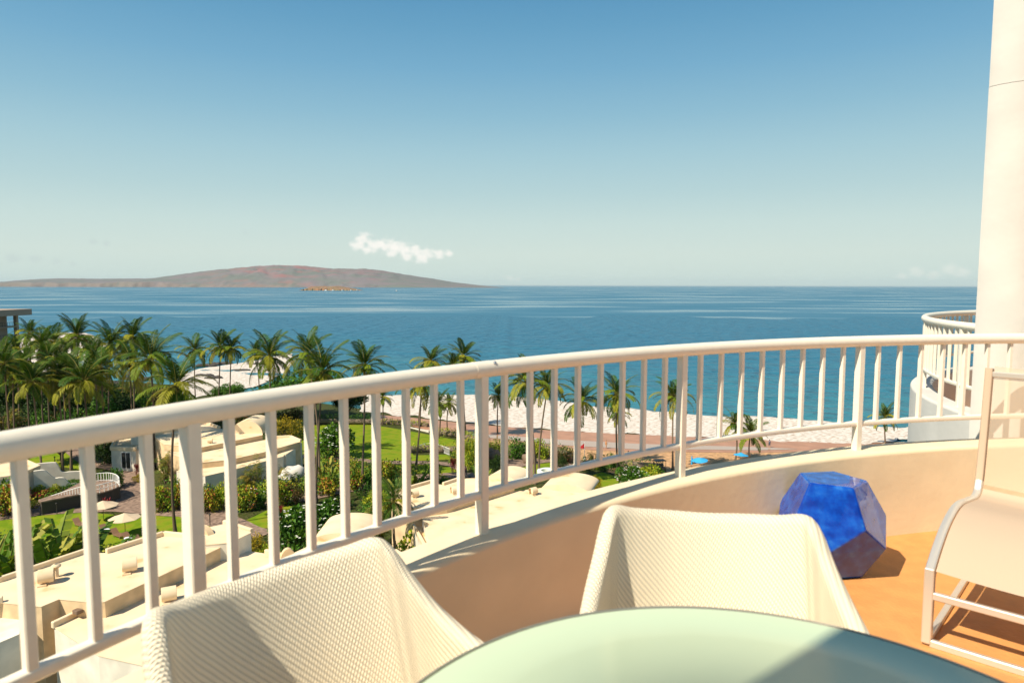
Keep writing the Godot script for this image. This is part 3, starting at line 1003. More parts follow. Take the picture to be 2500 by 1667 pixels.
func balcony() -> void:
	var fl := MB.new()
	var poly := []
	for p: Vector3 in arc(4.53, -178.0, -40.0, 0.0, 60):
		poly.append(Vector2(p.x, p.z))
	poly.append(Vector2(6.7, 5.0)); poly.append(Vector2(-1.25, 5.0))
	fl.prism(poly, -0.28, 0.0, true)
	struct("balcony_floor", fl, M.floor_paint)
	var wall := thing("parapet_wall", "curved cream stucco parapet that carries the white railing", "parapet", on_arc(4.6, -120, 0))
	var inv := Transform3D(Basis(), -wall.position)
	parapet(wall, RC, 4.52, 4.69, -178, -40, -0.5, 0.44, M.stucco)
	for c in wall.get_children():
		c.transform = inv
	var rl := thing("balcony_railing", "white metal railing with a round handrail and square balusters on the cream parapet", "railing", on_arc(4.6, -120, 0))
	railing(rl, RC, 4.6, [-161.2, -148.62, -136.37, -122.83, -108.72, -94.0, -79.5, -65.0], -172, -55, 0.44, 1.02)
	# the joint in the handrail
	var j := MB.new()
	j.tube(arc(4.6, -136.9, -135.95, 0.993, 6), [0.0283], 20)
	part("sleeve", j, M.rail_paint, rl)
	j = MB.new()
	j.lathe(Vector3.ZERO, [Vector2(0.0, 0.0), Vector2(0.007, 0.0), Vector2(0.006, 0.003), Vector2(0.0, 0.004)], 12)
	part("bolt", j, M.grey_metal, rl, Transform3D(Basis(Vector3(0.6, 0, -0.8).normalized(), -0.0) * Basis(Vector3(0.69, 0, -0.72).normalized(), 0.95), on_arc(4.581, -135.85, 1.0135)))
	for c in rl.get_children():
		c.transform = Transform3D(c.transform.basis, c.transform.origin - rl.position)
	# the next balcony along the building, past the rounded white wall
	var nc := Vector2(6.57, -4.18)
	var nb := thing("neighbour_balcony", "neighbouring white balcony with a curved railing past the tall white wall", "balcony", Vector3(6.57, 0, -4.18))
	parapet(nb, nc, 3.37, 3.54, 60, 300, -3.0, 0.42, M.wall_white)
	var nf := MB.new()
	poly = []
	for p: Vector3 in arc(3.38, 60, 300, 0, 40, nc):
		poly.append(Vector2(p.x, p.z))
	nf.prism(poly, -0.25, 0.0, true)
	part("floor_slab", nf, M.floor_paint, nb)
	var ps := []
	for k in 15:
		ps.append(78.0 + 16.0 * k)
	railing(nb, nc, 3.455, ps, 62, 300, 0.42, 1.02)
	for c in nb.get_children():
		c.transform = Transform3D(c.transform.basis, c.transform.origin - nb.position)
	# tall white wall with a rounded corner
	var tw := thing("white_wall", "tall rounded white wall of the hotel beyond the railing", "wall", Vector3(2.7, -28, -3.93))
	var soft := [Vector2(-0.004, -0.035), Vector2(0.004, -0.008), Vector2(0.025, 0.025), Vector2(0.06, 0.062), Vector2(0.105, 0.093), Vector2(0.16, 0.112), Vector2(0.24, 0.12)]
	for k in 2:
		var m := MB.new()
		var pl := soft.map(func(p): return p + Vector2(0.0, 0.001 * k))
		pl.append_array([Vector2(4.0, 0.12 + 0.001 * k), Vector2(4.0, -0.9), Vector2(0.75, -0.9)])
		if k == 0:
			m.prism(pl, 0.0, 30.39, true)
		else:
			m.prism(pl, 30.3925, 44.0, true)
		for i in m.v.size():      # the rounded corner is shaded smoothly
			var q := Vector2(m.v[i].x, m.v[i].z)
			if absf(m.n[i].y) < 0.5 and m.n[i].z > -0.3 and q.x < 0.23:
				for g in range(1, 6):
					if q.distance_to(soft[g]) < 0.004:
						var t: Vector2 = soft[g + 1] - soft[g - 1]
						m.n[i] = Vector3(-t.y, 0, t.x).normalized()
		part("wall_panel", m, M.wall_white, tw)
	# the side wall that ends at the parapet and shades the near end of the balcony
	var sw := thing("side_wall", "white side wall of the balcony", "wall", Vector3(-1.2, 0, 0.27))
	var sm := MB.new()
	sm.box(Vector3(0.15, 1.6, 2.4), Vector3(0.3, 3.2, 4.8))
	part("wall_panel", sm, M.wall_white, sw)

# ---------------------------------------------------------------- figures
func figure(bones: Array, cell := 0.035) -> MB:    # bones: [from, to, r0, r1, colour]; one skin over tapered capsules (surface nets)
	var lo := Vector3.ONE * 99.0
	var hi := -lo
	for b: Array in bones:
		for p: Vector3 in [b[0], b[1]]:
			lo = lo.min(p - Vector3.ONE * (b[2] + 2.0 * cell)); hi = hi.max(p + Vector3.ONE * (b[2] + 2.0 * cell))
	var nx := int((hi.x - lo.x) / cell) + 2
	var ny := int((hi.y - lo.y) / cell) + 2
	var nz := int((hi.z - lo.z) / cell) + 2
	var d := PackedFloat32Array()
	var who := PackedInt32Array()
	d.resize(nx * ny * nz); who.resize(nx * ny * nz)
	for z in nz:
		for y in ny:
			for x in nx:
				var p := lo + Vector3(x, y, z) * cell
				var s := 9.0
				var best := 9.0
				var w := 0
				for i in bones.size():
					var b: Array = bones[i]
					var ab: Vector3 = b[1] - b[0]
					var t := clampf((p - b[0]).dot(ab) / maxf(ab.length_squared(), 1e-6), 0.0, 1.0)
					var q: float = p.distance_to(b[0] + ab * t) - lerpf(b[2], b[3], t)
					if q < best:
						best = q; w = i
					var h := clampf(0.5 + 0.5 * (s - q) / 0.03, 0.0, 1.0)
					s = lerpf(s, q, h) - 0.03 * h * (1.0 - h)
				d[x + nx * (y + ny * z)] = s
				who[x + nx * (y + ny * z)] = w
	var m := MB.new()
	var id := {}
	for z in nz - 1:
		for y in ny - 1:
			for x in nx - 1:
				var sum := Vector3.ZERO
				var k := 0
				var g := Vector3.ZERO
				for e: Array in [[0, 1], [2, 3], [4, 5], [6, 7], [0, 2], [1, 3], [4, 6], [5, 7], [0, 4], [1, 5], [2, 6], [3, 7]]:
					var a := Vector3i(e[0] & 1, e[0] >> 1 & 1, e[0] >> 2)
					var b := Vector3i(e[1] & 1, e[1] >> 1 & 1, e[1] >> 2)
					var da := d[x + a.x + nx * (y + a.y + ny * (z + a.z))]
					var db := d[x + b.x + nx * (y + b.y + ny * (z + b.z))]
					g += Vector3(b - a) * (db - da)
					if (da < 0.0) != (db < 0.0):
						sum += Vector3(a).lerp(Vector3(b), da / (da - db)); k += 1
				if k:
					m.col = bones[who[x + nx * (y + ny * z)]][4]
					id[Vector3i(x, y, z)] = m.vert(lo + (Vector3(x, y, z) + sum / k) * cell, g.normalized())
	for z in range(1, nz - 1):
		for y in range(1, ny - 1):
			for x in range(1, nx - 1):
				var a := d[x + nx * (y + ny * z)] < 0.0
				for ax in 3:
					var o := Vector3i.ZERO
					o[ax] = 1
					if a != (d[x + o.x + nx * (y + o.y + ny * (z + o.z))] < 0.0):
						var u := Vector3i.ZERO
						var w := Vector3i.ZERO
						u[(ax + 1) % 3] = 1; w[(ax + 2) % 3] = 1
						var q := Vector3i(x, y, z)
						var c := [id.get(q - u - w, -1), id.get(q - w, -1), id.get(q, -1), id.get(q - u, -1)]
						if c.min() >= 0:
							if not a:
								c.reverse()
							m.ix.append_array(PackedInt32Array([c[0], c[2], c[1], c[0], c[3], c[2]]))
	return m

func person(at: Vector3, turn: float, top: Color, legs: Color, hair: Color, bare: bool, label: String, stride := 0.12) -> void:
	var sk := Color(0.42, 0.24, 0.15)
	var b := []
	for s: float in [-1.0, 1.0]:
		var f := stride * s
		b.append([Vector3(0.09 * s, 0.92, 0), Vector3(0.10 * s, 0.50, f * 0.7), 0.085, 0.06, legs])
		b.append([Vector3(0.10 * s, 0.50, f * 0.7), Vector3(0.10 * s, 0.08, f), 0.058, 0.038, sk])
		b.append([Vector3(0.10 * s, 0.045, f), Vector3(0.10 * s, 0.035, f + 0.16), 0.04, 0.032, sk])
		b.append([Vector3(0.18 * s, 1.40, 0), Vector3(0.23 * s, 1.12, -f * 0.4), 0.05, 0.04, sk if bare else top])
		b.append([Vector3(0.23 * s, 1.12, -f * 0.4), Vector3(0.22 * s, 0.88, -f * 0.4 + 0.08), 0.038, 0.028, sk])
		b.append([Vector3(0.22 * s, 0.88, -f * 0.4 + 0.08), Vector3(0.22 * s, 0.79, -f * 0.4 + 0.10), 0.032, 0.024, sk])
	b.append([Vector3(0, 0.95, 0), Vector3(0, 1.15, 0), 0.145, 0.125, legs])
	b.append([Vector3(-0.08, 1.20, 0), Vector3(-0.11, 1.38, 0), 0.105, 0.09, top])
	b.append([Vector3(0.08, 1.20, 0), Vector3(0.11, 1.38, 0), 0.105, 0.09, top])
	b.append([Vector3(0, 1.40, 0), Vector3(0, 1.56, 0.01), 0.058, 0.055, sk])
	b.append([Vector3(0, 1.60, 0.02), Vector3(0, 1.66, 0.02), 0.085, 0.085, sk])
	b.append([Vector3(0, 1.64, -0.02), Vector3(0, 1.69, -0.01), 0.092, 0.085, hair])
	var o := thing("person", label, "person", at, turn)
	part("body", figure(b), M.person, o)

# ---------------------------------------------------------------- buildings and garden things
func block(o: Node3D, poly: Array, y0: float, y1: float, curbs: Array = [], ch := 0.4, wall: Material = null, roofm: Material = null) -> void:
	# one flat-roofed volume: walls, roof deck and a low curb along the edges listed; o stands at the origin
	var p := MB.new()
	p.prism(poly, y0, y1 - 0.05)
	part("wall", p, wall if wall else M.villa_white, o)
	p = MB.new()
	var pp := PackedVector2Array(poly)
	var grown := Geometry2D.offset_polygon(pp, 0.03)
	p.prism(Array(grown[0]), y1 - 0.04, y1)
	part("roof", p, roofm if roofm else M.roof, o)
	for e: int in curbs:
		var a: Vector2 = poly[e]
		var b: Vector2 = poly[(e + 1) % poly.size()]
		var d := b - a
		var m := MB.new()
		m.box(Vector3((a.x + b.x) / 2, y1 + ch / 2 - 0.03, (a.y + b.y) / 2), Vector3(d.length() + 0.24, ch + 0.06, 0.28), Basis(Vector3.UP, -d.angle()), 0.04)
		part("parapet", m, roofm if roofm else M.roof, o)

func upright(o: Node3D, called: String, a: Vector2, b: Vector2, y0: float, tops: Array, thick: float, m: Material) -> void:    # a wall with a shaped top: [share of the way, height]
	var g := MB.new()
	var d := (b - a).normalized()
	var nrm := Vector3(-d.y, 0, d.x) * thick / 2
	var pts := []
	for t: Vector2 in smooth_line(tops.map(func(k): return Vector2(k[0], k[1])), 5):
		var q := a.lerp(b, t.x)
		pts.append([Vector3(q.x, y0, q.y), Vector3(q.x, y0 + t.y, q.y)])
	for i in pts.size() - 1:
		for s: float in [-1.0, 1.0]:
			var q := [pts[i][0] + nrm * s, pts[i + 1][0] + nrm * s, pts[i + 1][1] + nrm * s, pts[i][1] + nrm * s]
			if s < 0.0:
				q.reverse()
			g.quad(q[0], q[1], q[2], q[3])
		g.quad(pts[i][1] + nrm, pts[i + 1][1] + nrm, pts[i + 1][1] - nrm, pts[i][1] - nrm)
	for e in 2:
		var q: Array = pts[0] if e == 0 else pts[-1]
		g.quad(q[0] - nrm, q[0] + nrm, q[1] + nrm, q[1] - nrm)
	part(called, g, m, o)

func barrel(o: Node3D, called: String, a: Vector2, b: Vector2, y: float, rise: float, depth: float, m: Material) -> void:    # an arched mound or gable on a roof, a to b is its face
	var g := MB.new()
	var d := b - a
	var back := Vector3(d.y, 0, -d.x).normalized() * depth
	if back.z > 0.0:
		back = -back
	var rows := []
	var mid := (a + b) / 2.0
	for i in 17:
		var w := PI * i / 16.0
		var q := mid - d * 0.5 * cos(w)
		var p := Vector3(q.x, y + rise * sin(w), q.y)
		rows.append([p, p + back])
	g.grid(rows)
	g.facing(Vector3.UP)
	for i in 16:
		for e in 2:
			g.tri(Vector3(mid.x, y, mid.y) + back * e, rows[i][e], rows[i + 1][e])
	part(called, g, m, o)

func window_on(o: Node3D, a: Vector2, b: Vector2, s: float, y: float, w: float, h: float) -> void:    # a framed dark opening in the wall a-b
	var d := (b - a).normalized()
	var nrm := Vector3(-d.y, 0, d.x)
	if nrm.z < 0.0:
		nrm = -nrm
	var q := a.lerp(b, s)
	var at := Transform3D(Basis(Vector3(d.x, 0, d.y), Vector3.UP, Vector3(d.x, 0, d.y).cross(Vector3.UP)), Vector3(q.x, y, q.y) + nrm * 0.02)
	var f := MB.new()
	for k: Array in [[0.0, h / 2, w, 0.08], [0.0, -h / 2, w, 0.08], [w / 2, 0.0, 0.08, h], [-w / 2, 0.0, 0.08, h], [0.0, 0.0, 0.05, h]]:
		f.box(Vector3(k[0], k[1], 0), Vector3(k[2], k[3], 0.10))
	var fr := part("window", f, M.plain_white, o, at)
	f = MB.new()
	f.box(Vector3.ZERO, Vector3(w - 0.02, h - 0.02, 0.05))
	part("pane", f, M.dark_glass, fr)

func roof_vent(label: String, at: Vector3, turn: float, s := 1.0) -> void:
	var o := thing("roof_vent", label, "roof vent", at, turn, "hooded roof vents")
	var m := MB.new()
	var rows := []
	for k: Array in [[0.0, 0.42], [0.02, 0.46], [0.88, 0.46], [0.9, 0.42]]:
		var row := []
		for i in 25:
			var w := lerpf(-0.9, PI, i / 24.0)
			row.append(Vector3(k[0] - 0.45, 0.52 + k[1] * sin(w), k[1] * cos(w)) * s)
		rows.append(row)
	m.grid(rows)
	for e in 2:
		var z: Array = rows[1 + e]
		var q := Vector3(z[0].x, 0.52 * s, 0)
		for i in 24:
			if i < 15:
				m.tri(q, z[i], z[i + 1])
	part("hood", m, M.roof, o)
	m = MB.new()
	m.box(Vector3(0, 0.26 * s, -0.36 * s), Vector3(0.9, 0.56, 0.14) * s)
	m.box(Vector3(-0.2 * s, 0.04 * s, 0.1 * s), Vector3(0.5, 0.1, 0.9) * s)
	part("neck", m, M.roof, o)

func market_umbrella(label: String, at: Vector3, r: float, h: float, m: Material, closed := false, lean := 0.0) -> void:
	var o := thing("parasol", label, "parasol", at, rng.randf())
	o.rotation.z = lean
	var p := MB.new()
	p.tube([Vector3(0, -0.1, 0), Vector3(0, h, 0)], [0.03], 8)
	part("pole", p, M.timber, o)
	var c := MB.new()
	if closed:
		var rows := []
		for k: Vector2 in [Vector2(0.02, h + 0.05), Vector2(0.10, h - 0.3), Vector2(0.17, h - 1.0), Vector2(0.15, h - 1.45)]:
			var row := []
			for i in 16:
				var w := TAU * i / 16.0
				row.append(Vector3(cos(w), 0, sin(w)) * k.x * (1.0 if i % 2 else 0.72) + Vector3.UP * k.y)
			rows.append(row)
		c.grid(rows, false, true)
		part("canopy", c, m, o)
		return
	for i in 8:
		var a := Vector3(cos(TAU * i / 8.0), 0, sin(TAU * i / 8.0)) * r + Vector3.UP * (h - r * 0.36)
		var b := Vector3(cos(TAU * (i + 1) / 8.0), 0, sin(TAU * (i + 1) / 8.0)) * r + Vector3.UP * (h - r * 0.36)
		var t := Vector3(0, h, 0)
		var ma := (a + t) / 2.0 - Vector3(0, 0.02 * r, 0)
		var mb := (b + t) / 2.0 - Vector3(0, 0.02 * r, 0)
		var e := (a + b) / 2.0 + Vector3(0, 0.05 * r, 0)
		c.tri(t, mb, ma)
		c.quad(ma, mb, b, a)
		c.tri(a, b, e - Vector3(0, 0.10 * r, 0))
	part("canopy", c, m, o)
	var rb := MB.new()
	for i in 8:
		var w := TAU * i / 8.0
		rb.tube([Vector3(0, h - r * 0.42, 0), Vector3(cos(w) * r * 0.55, h - r * 0.22, sin(w) * r * 0.55)], [0.012], 4)
	part("ribs", rb, M.timber, o)

func rail_fence(called: String, label: String, pts: Array, high: float, gap: float, m: Material, posts_only := false) -> void:    # pts: Vector3 along the foot
	var o := thing(called, label, "railing", pts[0])
	var l := smooth_line(pts.map(func(p): return p - pts[0]), 6)
	var a := MB.new()
	a.tube(l.map(func(p): return p + Vector3.UP * high), [0.045], 6)
	part("top_rail", a, m, o)
	a = MB.new()
	a.tube(l.map(func(p): return p + Vector3.UP * high * (0.5 if posts_only else 0.12)), [0.03], 6)
	part("bottom_rail", a, m, o)
	var b := MB.new()
	var left := 0.0
	for i in l.size() - 1:
		var d: Vector3 = l[i + 1] - l[i]
		var s := left
		while s < d.length():
			var p: Vector3 = l[i] + d.normalized() * s
			b.box(p + Vector3.UP * high * 0.5, Vector3(0.05, high, 0.05))
			s += gap
		left = s - d.length()
	part("balusters", b, m, o).set_meta("kind", "stuff")

func rock_lump(m: MB, at: Vector3, s: Vector3, sd: int) -> void:
	var f := noise(sd, 0.9, 3)
	var rows := []
	for i in 8:
		var row := []
		var a := PI * i / 7.0
		for j in 10:
			var b := TAU * j / 10.0
			var d := Vector3(sin(a) * cos(b), cos(a), sin(a) * sin(b))
			row.append(at + d * s * (1.0 + 0.45 * f.get_noise_3dv(d * 1.3 + at)))
		rows.append(row)
	m.grid(rows, false, true)

func lounger(label: String, at: Vector3, turn: float, towel: bool) -> void:
	var o := thing("sun_lounger", label, "sun lounger", at, turn, "timber sun loungers on the lawn")
	var m := MB.new()
	for k in 9:
		m.box(Vector3(0, 0.34, -0.62 + k * 0.17), Vector3(0.66, 0.03, 0.13))
	m.box(Vector3(-0.32, 0.30, 0.05), Vector3(0.05, 0.07, 1.5)); m.box(Vector3(0.32, 0.30, 0.05), Vector3(0.05, 0.07, 1.5))
	part("frame", m, M.timber, o)
	m = MB.new()
	m.box(Vector3(0, 0.56, -0.92), Vector3(0.66, 0.05, 0.72), Basis(Vector3.RIGHT, 0.65))
	part("backrest", m, M.timber, o)
	for k: Vector2 in [Vector2(-0.3, -0.5), Vector2(0.3, -0.5), Vector2(-0.3, 0.7), Vector2(0.3, 0.7)]:
		m = MB.new()
		m.box(Vector3(k.x, 0.15, k.y), Vector3(0.06, 0.32, 0.06))
		part("leg", m, M.timber, o)
	if towel:
		m = MB.new()
		var rows := []
		for i in 9:
			var row := []
			for j in 7:
				row.append(Vector3(lerpf(-0.42, 0.42, j / 6.0), 0.40 + 0.07 * sin(i * 1.9 + j) * cos(j * 1.3) - (0.12 if j == 0 or j == 6 else 0.0), lerpf(-0.6, 0.55, i / 8.0)))
			rows.append(row)
		m.grid(rows)
		var t := part("towel", m, M.towel, self, o.transform)
		t.name = numbered("towel")
		tag(t, "crumpled white towel lying on the " + label, "towel")

func boat(label: String, at: Vector3, s: float, turn: float) -> void:
	var o := thing("tour_boat", label, "boat", at, turn, "white tour boats off the islet")
	var m := MB.new()
	var rows := []
	for k: Array in [[-1.0, 0.30, 0.0], [-0.5, 0.34, 0.0], [0.2, 0.32, 0.02], [0.7, 0.18, 0.06], [1.0, 0.01, 0.12]]:
		rows.append([Vector3(k[0], 0.30 + k[2], -k[1]) * s, Vector3(k[0] * 0.94, -0.1, -k[1] * 0.6) * s, Vector3(k[0] * 0.94, -0.1, k[1] * 0.6) * s, Vector3(k[0], 0.30 + k[2], k[1]) * s, Vector3(k[0], 0.26, 0) * s])
	m.grid(rows, false, true)
	part("hull", m, M.plain_white, o)
	m = MB.new()
	m.box(Vector3(-0.15, 0.42, 0) * s, Vector3(0.9, 0.3, 0.44) * s, Basis(), 0.03 * s)
	m.box(Vector3(-0.3, 0.72, 0) * s, Vector3(0.7, 0.05, 0.46) * s)
	m.box(Vector3(-0.3, 0.63, 0) * s, Vector3(0.3, 0.16, 0.3) * s)
	part("cabin", m, M.plain_white, o)

func short_post(label: String, at: Vector3, h: float) -> void:
	var o := thing("path_light", label, "path light", at, 0.0, "low path lights along the garden paths")
	var m := MB.new()
	m.tube([Vector3(0, -0.1, 0), Vector3(0, h, 0)], [0.05], 8)
	part("post", m, M.dark_metal, o)
	m = MB.new()
	m.lathe(Vector3(0, h, 0), [Vector2(0.0, -0.02), Vector2(0.13, -0.02), Vector2(0.12, 0.06), Vector2(0.0, 0.16)], 10)
	part("cap", m, M.dark_metal, o)

# ---------------------------------------------------------------- sea, shore, islands
func land() -> void:
	var m := MB.new()
	var rows := []
	for i in 93:
		var d := 24.0 + i * 3.0
		var row := []
		for j in 118:
			var x := -220.0 + j * 3.0
			row.append(Vector3(x, ground_y(x, -d), -d))
		rows.append(row)
	m.grid(rows)
	m.facing(Vector3.UP)
	struct("ground", m, M.soil)
	# the sea: a swell near the shore, level further out
	var sea := mat("sea_water", Color.WHITE, 0.36)
	sea.vertex_color_use_as_albedo = true
	sea.metallic_specular = 0.28
	sea.normal_enabled = true
	var nt := NoiseTexture2D.new()
	nt.width = 1024; nt.height = 1024; nt.seamless = true; nt.as_normal_map = true; nt.bump_strength = 12.0
	nt.noise = noise(21, 0.006, 7)
	sea.normal_texture = nt
	sea.normal_scale = 3.0
	sea.uv1_triplanar = true; sea.uv1_world_triplanar = true
	sea.uv1_scale = Vector3(1.0 / 110.0, 1.0, 1.0 / 46.0)
	var f := noise(22, 1.0, 3)
	m = MB.new()
	rows = []
	var edge := []
	for i in 241:
		var d := 118.0 + i * 2.5
		var row := []
		for j in 201:
			var x := -400.0 + j * 4.5
			var fade := clampf((710.0 - d) / 250.0, 0.0, 1.0) * clampf((400.0 - absf(x - 50.0)) / 100.0, 0.0, 1.0)
			var out := d - table(SHORE, x)
			fade *= smoothstep(6.0, 30.0, out)
			var y := SEA + fade * (0.42 * f.get_noise_2d(x * 0.010, d * 0.055) + 0.16 * f.get_noise_2d(x * 0.05 + 90.0, d * 0.16))
			if out > 0.0 and out < 90.0:      # a low swell rising before it breaks
				y += 0.35 * exp(-((out - 34.0) / 7.0) ** 2) * (0.6 + 0.6 * f.get_noise_2d(x * 0.02, 5.0))
			row.append(Vector3(x, y, -d - 85.0 * f.get_noise_2d(x * 0.006, 11.0) * clampf((d - 420.0) / 298.0, 0.0, 1.0)))
		rows.append(row)
	var shallow := Color(0.040, 0.180, 0.215)
	var mid := Color(0.024, 0.140, 0.205)
	var deep := Color(0.030, 0.125, 0.205)
	m.grid(rows)
	m.facing(Vector3.UP)
	for i in m.v.size():
		var p := m.v[i]
		var out := -p.z - table(SHORE, p.x)
		var k := clampf(out / 260.0 + 0.18 * f.get_noise_2d(p.x * 0.008, p.z * 0.02), 0.0, 1.0)
		m.c[i] = shallow.lerp(mid, clampf(k * 2.0, 0.0, 1.0)).lerp(deep, clampf(k * 1.3 - 0.3, 0.0, 1.0) * 0.6)
	struct("sea", m, sea)
	m = MB.new()
	m.col = mid.lerp(deep, 0.6)
	var ds := [600.0, 900.0, 1200.0, 1700.0, 2500.0, 4000.0, 7000.0, 12000.0, 22000.0, 40000.0]
	rows = []
	for d: float in ds:
		var row := []
		for j in 41:
			row.append(Vector3(-40000.0 + j * 2000.0, SEA - 0.12, -d))
		rows.append(row)
	m.grid(rows)
	m.facing(Vector3.UP)
	for s: float in [-1.0, 1.0]:
		var x0 := -40000.0 if s < 0 else 500.0
		var x1 := -400.0 if s < 0 else 40000.0
		m.quad(Vector3(x0, SEA - 0.12, -118), Vector3(x1, SEA - 0.12, -118), Vector3(x1, SEA - 0.12, -600), Vector3(x0, SEA - 0.12, -600))
	# far out the breeze roughens the water in long uneven streaks
	var far_sea := mat("open_water", mid.lerp(deep, 0.6).linear_to_srgb(), 1.0)
	far_sea.metallic_specular = 0.30
	far_sea.roughness_texture = noise_tex(noise(23, 0.02, 6), [[0.30, Color(0.44, 0.44, 0.44)], [0.52, Color(0.36, 0.36, 0.36)], [0.66, Color(0.24, 0.24, 0.24)], [0.8, Color(0.15, 0.15, 0.15)]], 1024)
	far_sea.uv1_triplanar = true; far_sea.uv1_world_triplanar = true
	far_sea.uv1_scale = Vector3(1.0 / 9000.0, 1.0, 1.0 / 2600.0)
	struct("open_sea", m, far_sea)
	# dry sand, wet sand and surf
	struct("beach", sheet([Vector2(-10.43, -132.22), Vector2(-8.33, -137.47), Vector2(-0.79, -136.67), Vector2(7.27, -131.8), Vector2(15.84, -129.55), Vector2(24.34, -128.54), Vector2(35.33, -128.6), Vector2(47.41, -129.47), Vector2(63.85, -130.79), Vector2(77.94, -134.51), Vector2(88.4, -138.08), Vector2(97.33, -127.57), Vector2(67.42, -87.77), Vector2(50.58, -86.63), Vector2(29.46, -87.14), Vector2(18.51, -97.27), Vector2(15.19, -107.73), Vector2(10.57, -114.94), Vector2(3.82, -123.93), Vector2(-3.88, -128.71)], 0.07), M.sand)
	struct("wet_beach", sheet([Vector2(-34.96, -167.03), Vector2(-24.79, -163.48), Vector2(-9.43, -155.73), Vector2(0.04, -152.53), Vector2(9.13, -149.44), Vector2(17.99, -147.49), Vector2(27.53, -145.69), Vector2(39.41, -143.68), Vector2(51.79, -141.6), Vector2(68.2, -139.84), Vector2(91.69, -143.29), Vector2(100.83, -132.22), Vector2(85.24, -133.08), Vector2(62.95, -128.93), Vector2(46.2, -126.1), Vector2(34.54, -125.66), Vector2(23.72, -125.21), Vector2(15.43, -126.16), Vector2(7.1, -128.72), Vector2(-0.78, -133.82), Vector2(-8.16, -134.56), Vector2(-14.4, -139.49), Vector2(-22.8, -150.22), Vector2(-33.18, -158.42)], 0.11), M.wet_sand)
	var film := mat("wet_film", lin(0.45, 0.27, 0.17), 0.10)
	film.metallic_specular = 0.6
	struct("wet_sheen", sheet([Vector2(-8.58, -141.51), Vector2(0.04, -139.77), Vector2(8.39, -137.09), Vector2(16.54, -135.46), Vector2(25.25, -133.43), Vector2(36.4, -132.57), Vector2(48.22, -131.72), Vector2(55.56, -130.07), Vector2(46.95, -128.19), Vector2(35.21, -128.17), Vector2(24.1, -127.27), Vector2(15.78, -129.12), Vector2(7.24, -131.35), Vector2(-0.79, -135.7), Vector2(-8.36, -137.96)], 0.15), film)
	var foam := mat("surf_foam", lin(0.66, 0.61, 0.54), 0.95)
	foam.albedo_texture = noise_tex(noise(24, 0.040, 6), [[0.24, lin(0.42, 0.29, 0.21)], [0.35, lin(0.70, 0.57, 0.47)], [0.44, lin(0.93, 0.88, 0.83)], [0.60, Color(1, 1, 1)]], 1024)
	foam.uv1_triplanar = true; foam.uv1_world_triplanar = true
	foam.uv1_scale = Vector3(1.0 / 70.0, 0.2, 1.0 / 17.0)
	surf("surf_foam", [Vector2(-44.34, -197.83), Vector2(-39.46, -197.43), Vector2(-25.26, -198.63), Vector2(-9.6, -198.67), Vector2(9.36, -192.16), Vector2(21.47, -181), Vector2(31.25, -177.24), Vector2(46.02, -168.12), Vector2(65.24, -165), Vector2(73.71, -161.52), Vector2(84.39, -154.02), Vector2(96.73, -151.28), Vector2(108.36, -142.24)], [Vector2(-38.89, -173.32), Vector2(-34.17, -170.7), Vector2(-20.95, -164.51), Vector2(-9.56, -157.8), Vector2(7.35, -150.31), Vector2(17.53, -147.43), Vector2(25.72, -145.48), Vector2(39.1, -142.53), Vector2(55.62, -140.37), Vector2(63.09, -137.97), Vector2(76.45, -139.33), Vector2(90.34, -141.16), Vector2(100.83, -132.22)], foam, 0.55)
	surf("surf_foam", [Vector2(-118.72, -242.45), Vector2(-121.8, -264.19), Vector2(-115.26, -278.56), Vector2(-112.56, -286.73), Vector2(-109.92, -298.45), Vector2(-107.34, -317.62), Vector2(-104.02, -320.39)], [Vector2(-85.32, -173.73), Vector2(-87.72, -189.78), Vector2(-84.34, -203.35), Vector2(-83.35, -211.85), Vector2(-81.64, -221.2), Vector2(-85.07, -255.88), Vector2(-93.75, -289.62)], foam, 0.25)
	surf("surf_foam", [Vector2(-247.79, -313.52), Vector2(-278.84, -376.15), Vector2(-304.98, -432.86), Vector2(-308.06, -460.99), Vector2(-284.62, -456.73), Vector2(-212.93, -357.45)], [Vector2(-189.86, -239.82), Vector2(-176.63, -237.6), Vector2(-172.07, -243.36), Vector2(-171.93, -256.37), Vector2(-164.55, -263.18), Vector2(-173.02, -286.55)], foam, 0.25)
	# lava rocks along the cove
	var spots := [Vector3(-128.52, -30.8, -221.34), Vector3(-131.88, -31.42, -232.52), Vector3(-134.95, -31.96, -242.66), Vector3(-126.32, -31.46, -230.82), Vector3(-123.69, -33.9, -270.45), Vector3(-121.59, -34, -271.25), Vector3(-119.39, -34.25, -274.5), Vector3(-117.14, -34.5, -277.83), Vector3(-108.89, -32.44, -240.14), Vector3(-103.48, -32.25, -234.73), Vector3(-102.7, -33.54, -255.92), Vector3(-101.73, -34.75, -276.06), Vector3(-103.92, -35.18, -291.68), Vector3(-124.55, -30.26, -211.34), Vector3(-119.85, -30.21, -208.48)]
	var say := ["at the head of the cove behind the palms", "in the middle of the dark rocky point", "at the seaward tip of the dark rocky point", "behind the tall palm by the cove", "at the near end of the reef line", "second along the reef line in the foam", "third along the reef line in the foam", "at the far end of the reef line", "low in the white wash before the reef", "beside the low rock in the white wash", "alone in the wash by the slim palm", "where the foam meets the green tree", "furthest out where the foam curls", "nearest the sand at the rocky point", "on the sand below the rocky point"]
	for i in spots.size():
		var o := thing("lava_rock", "dark lava rock " + say[i], "rock", Vector3(spots[i].x, SEA + 0.1, spots[i].z), 0.0, "lava rocks in the surf")
		m = MB.new()
		for k in 3:
			rock_lump(m, Vector3(rng.randf_range(-2.0, 2.0), 0.15, rng.randf_range(-1, 1)), Vector3(rng.randf_range(1.4, 2.6), rng.randf_range(0.5, 1.0), rng.randf_range(0.9, 1.6)), 100 + i * 3 + k)
		part("stone", m, M.rock, o)
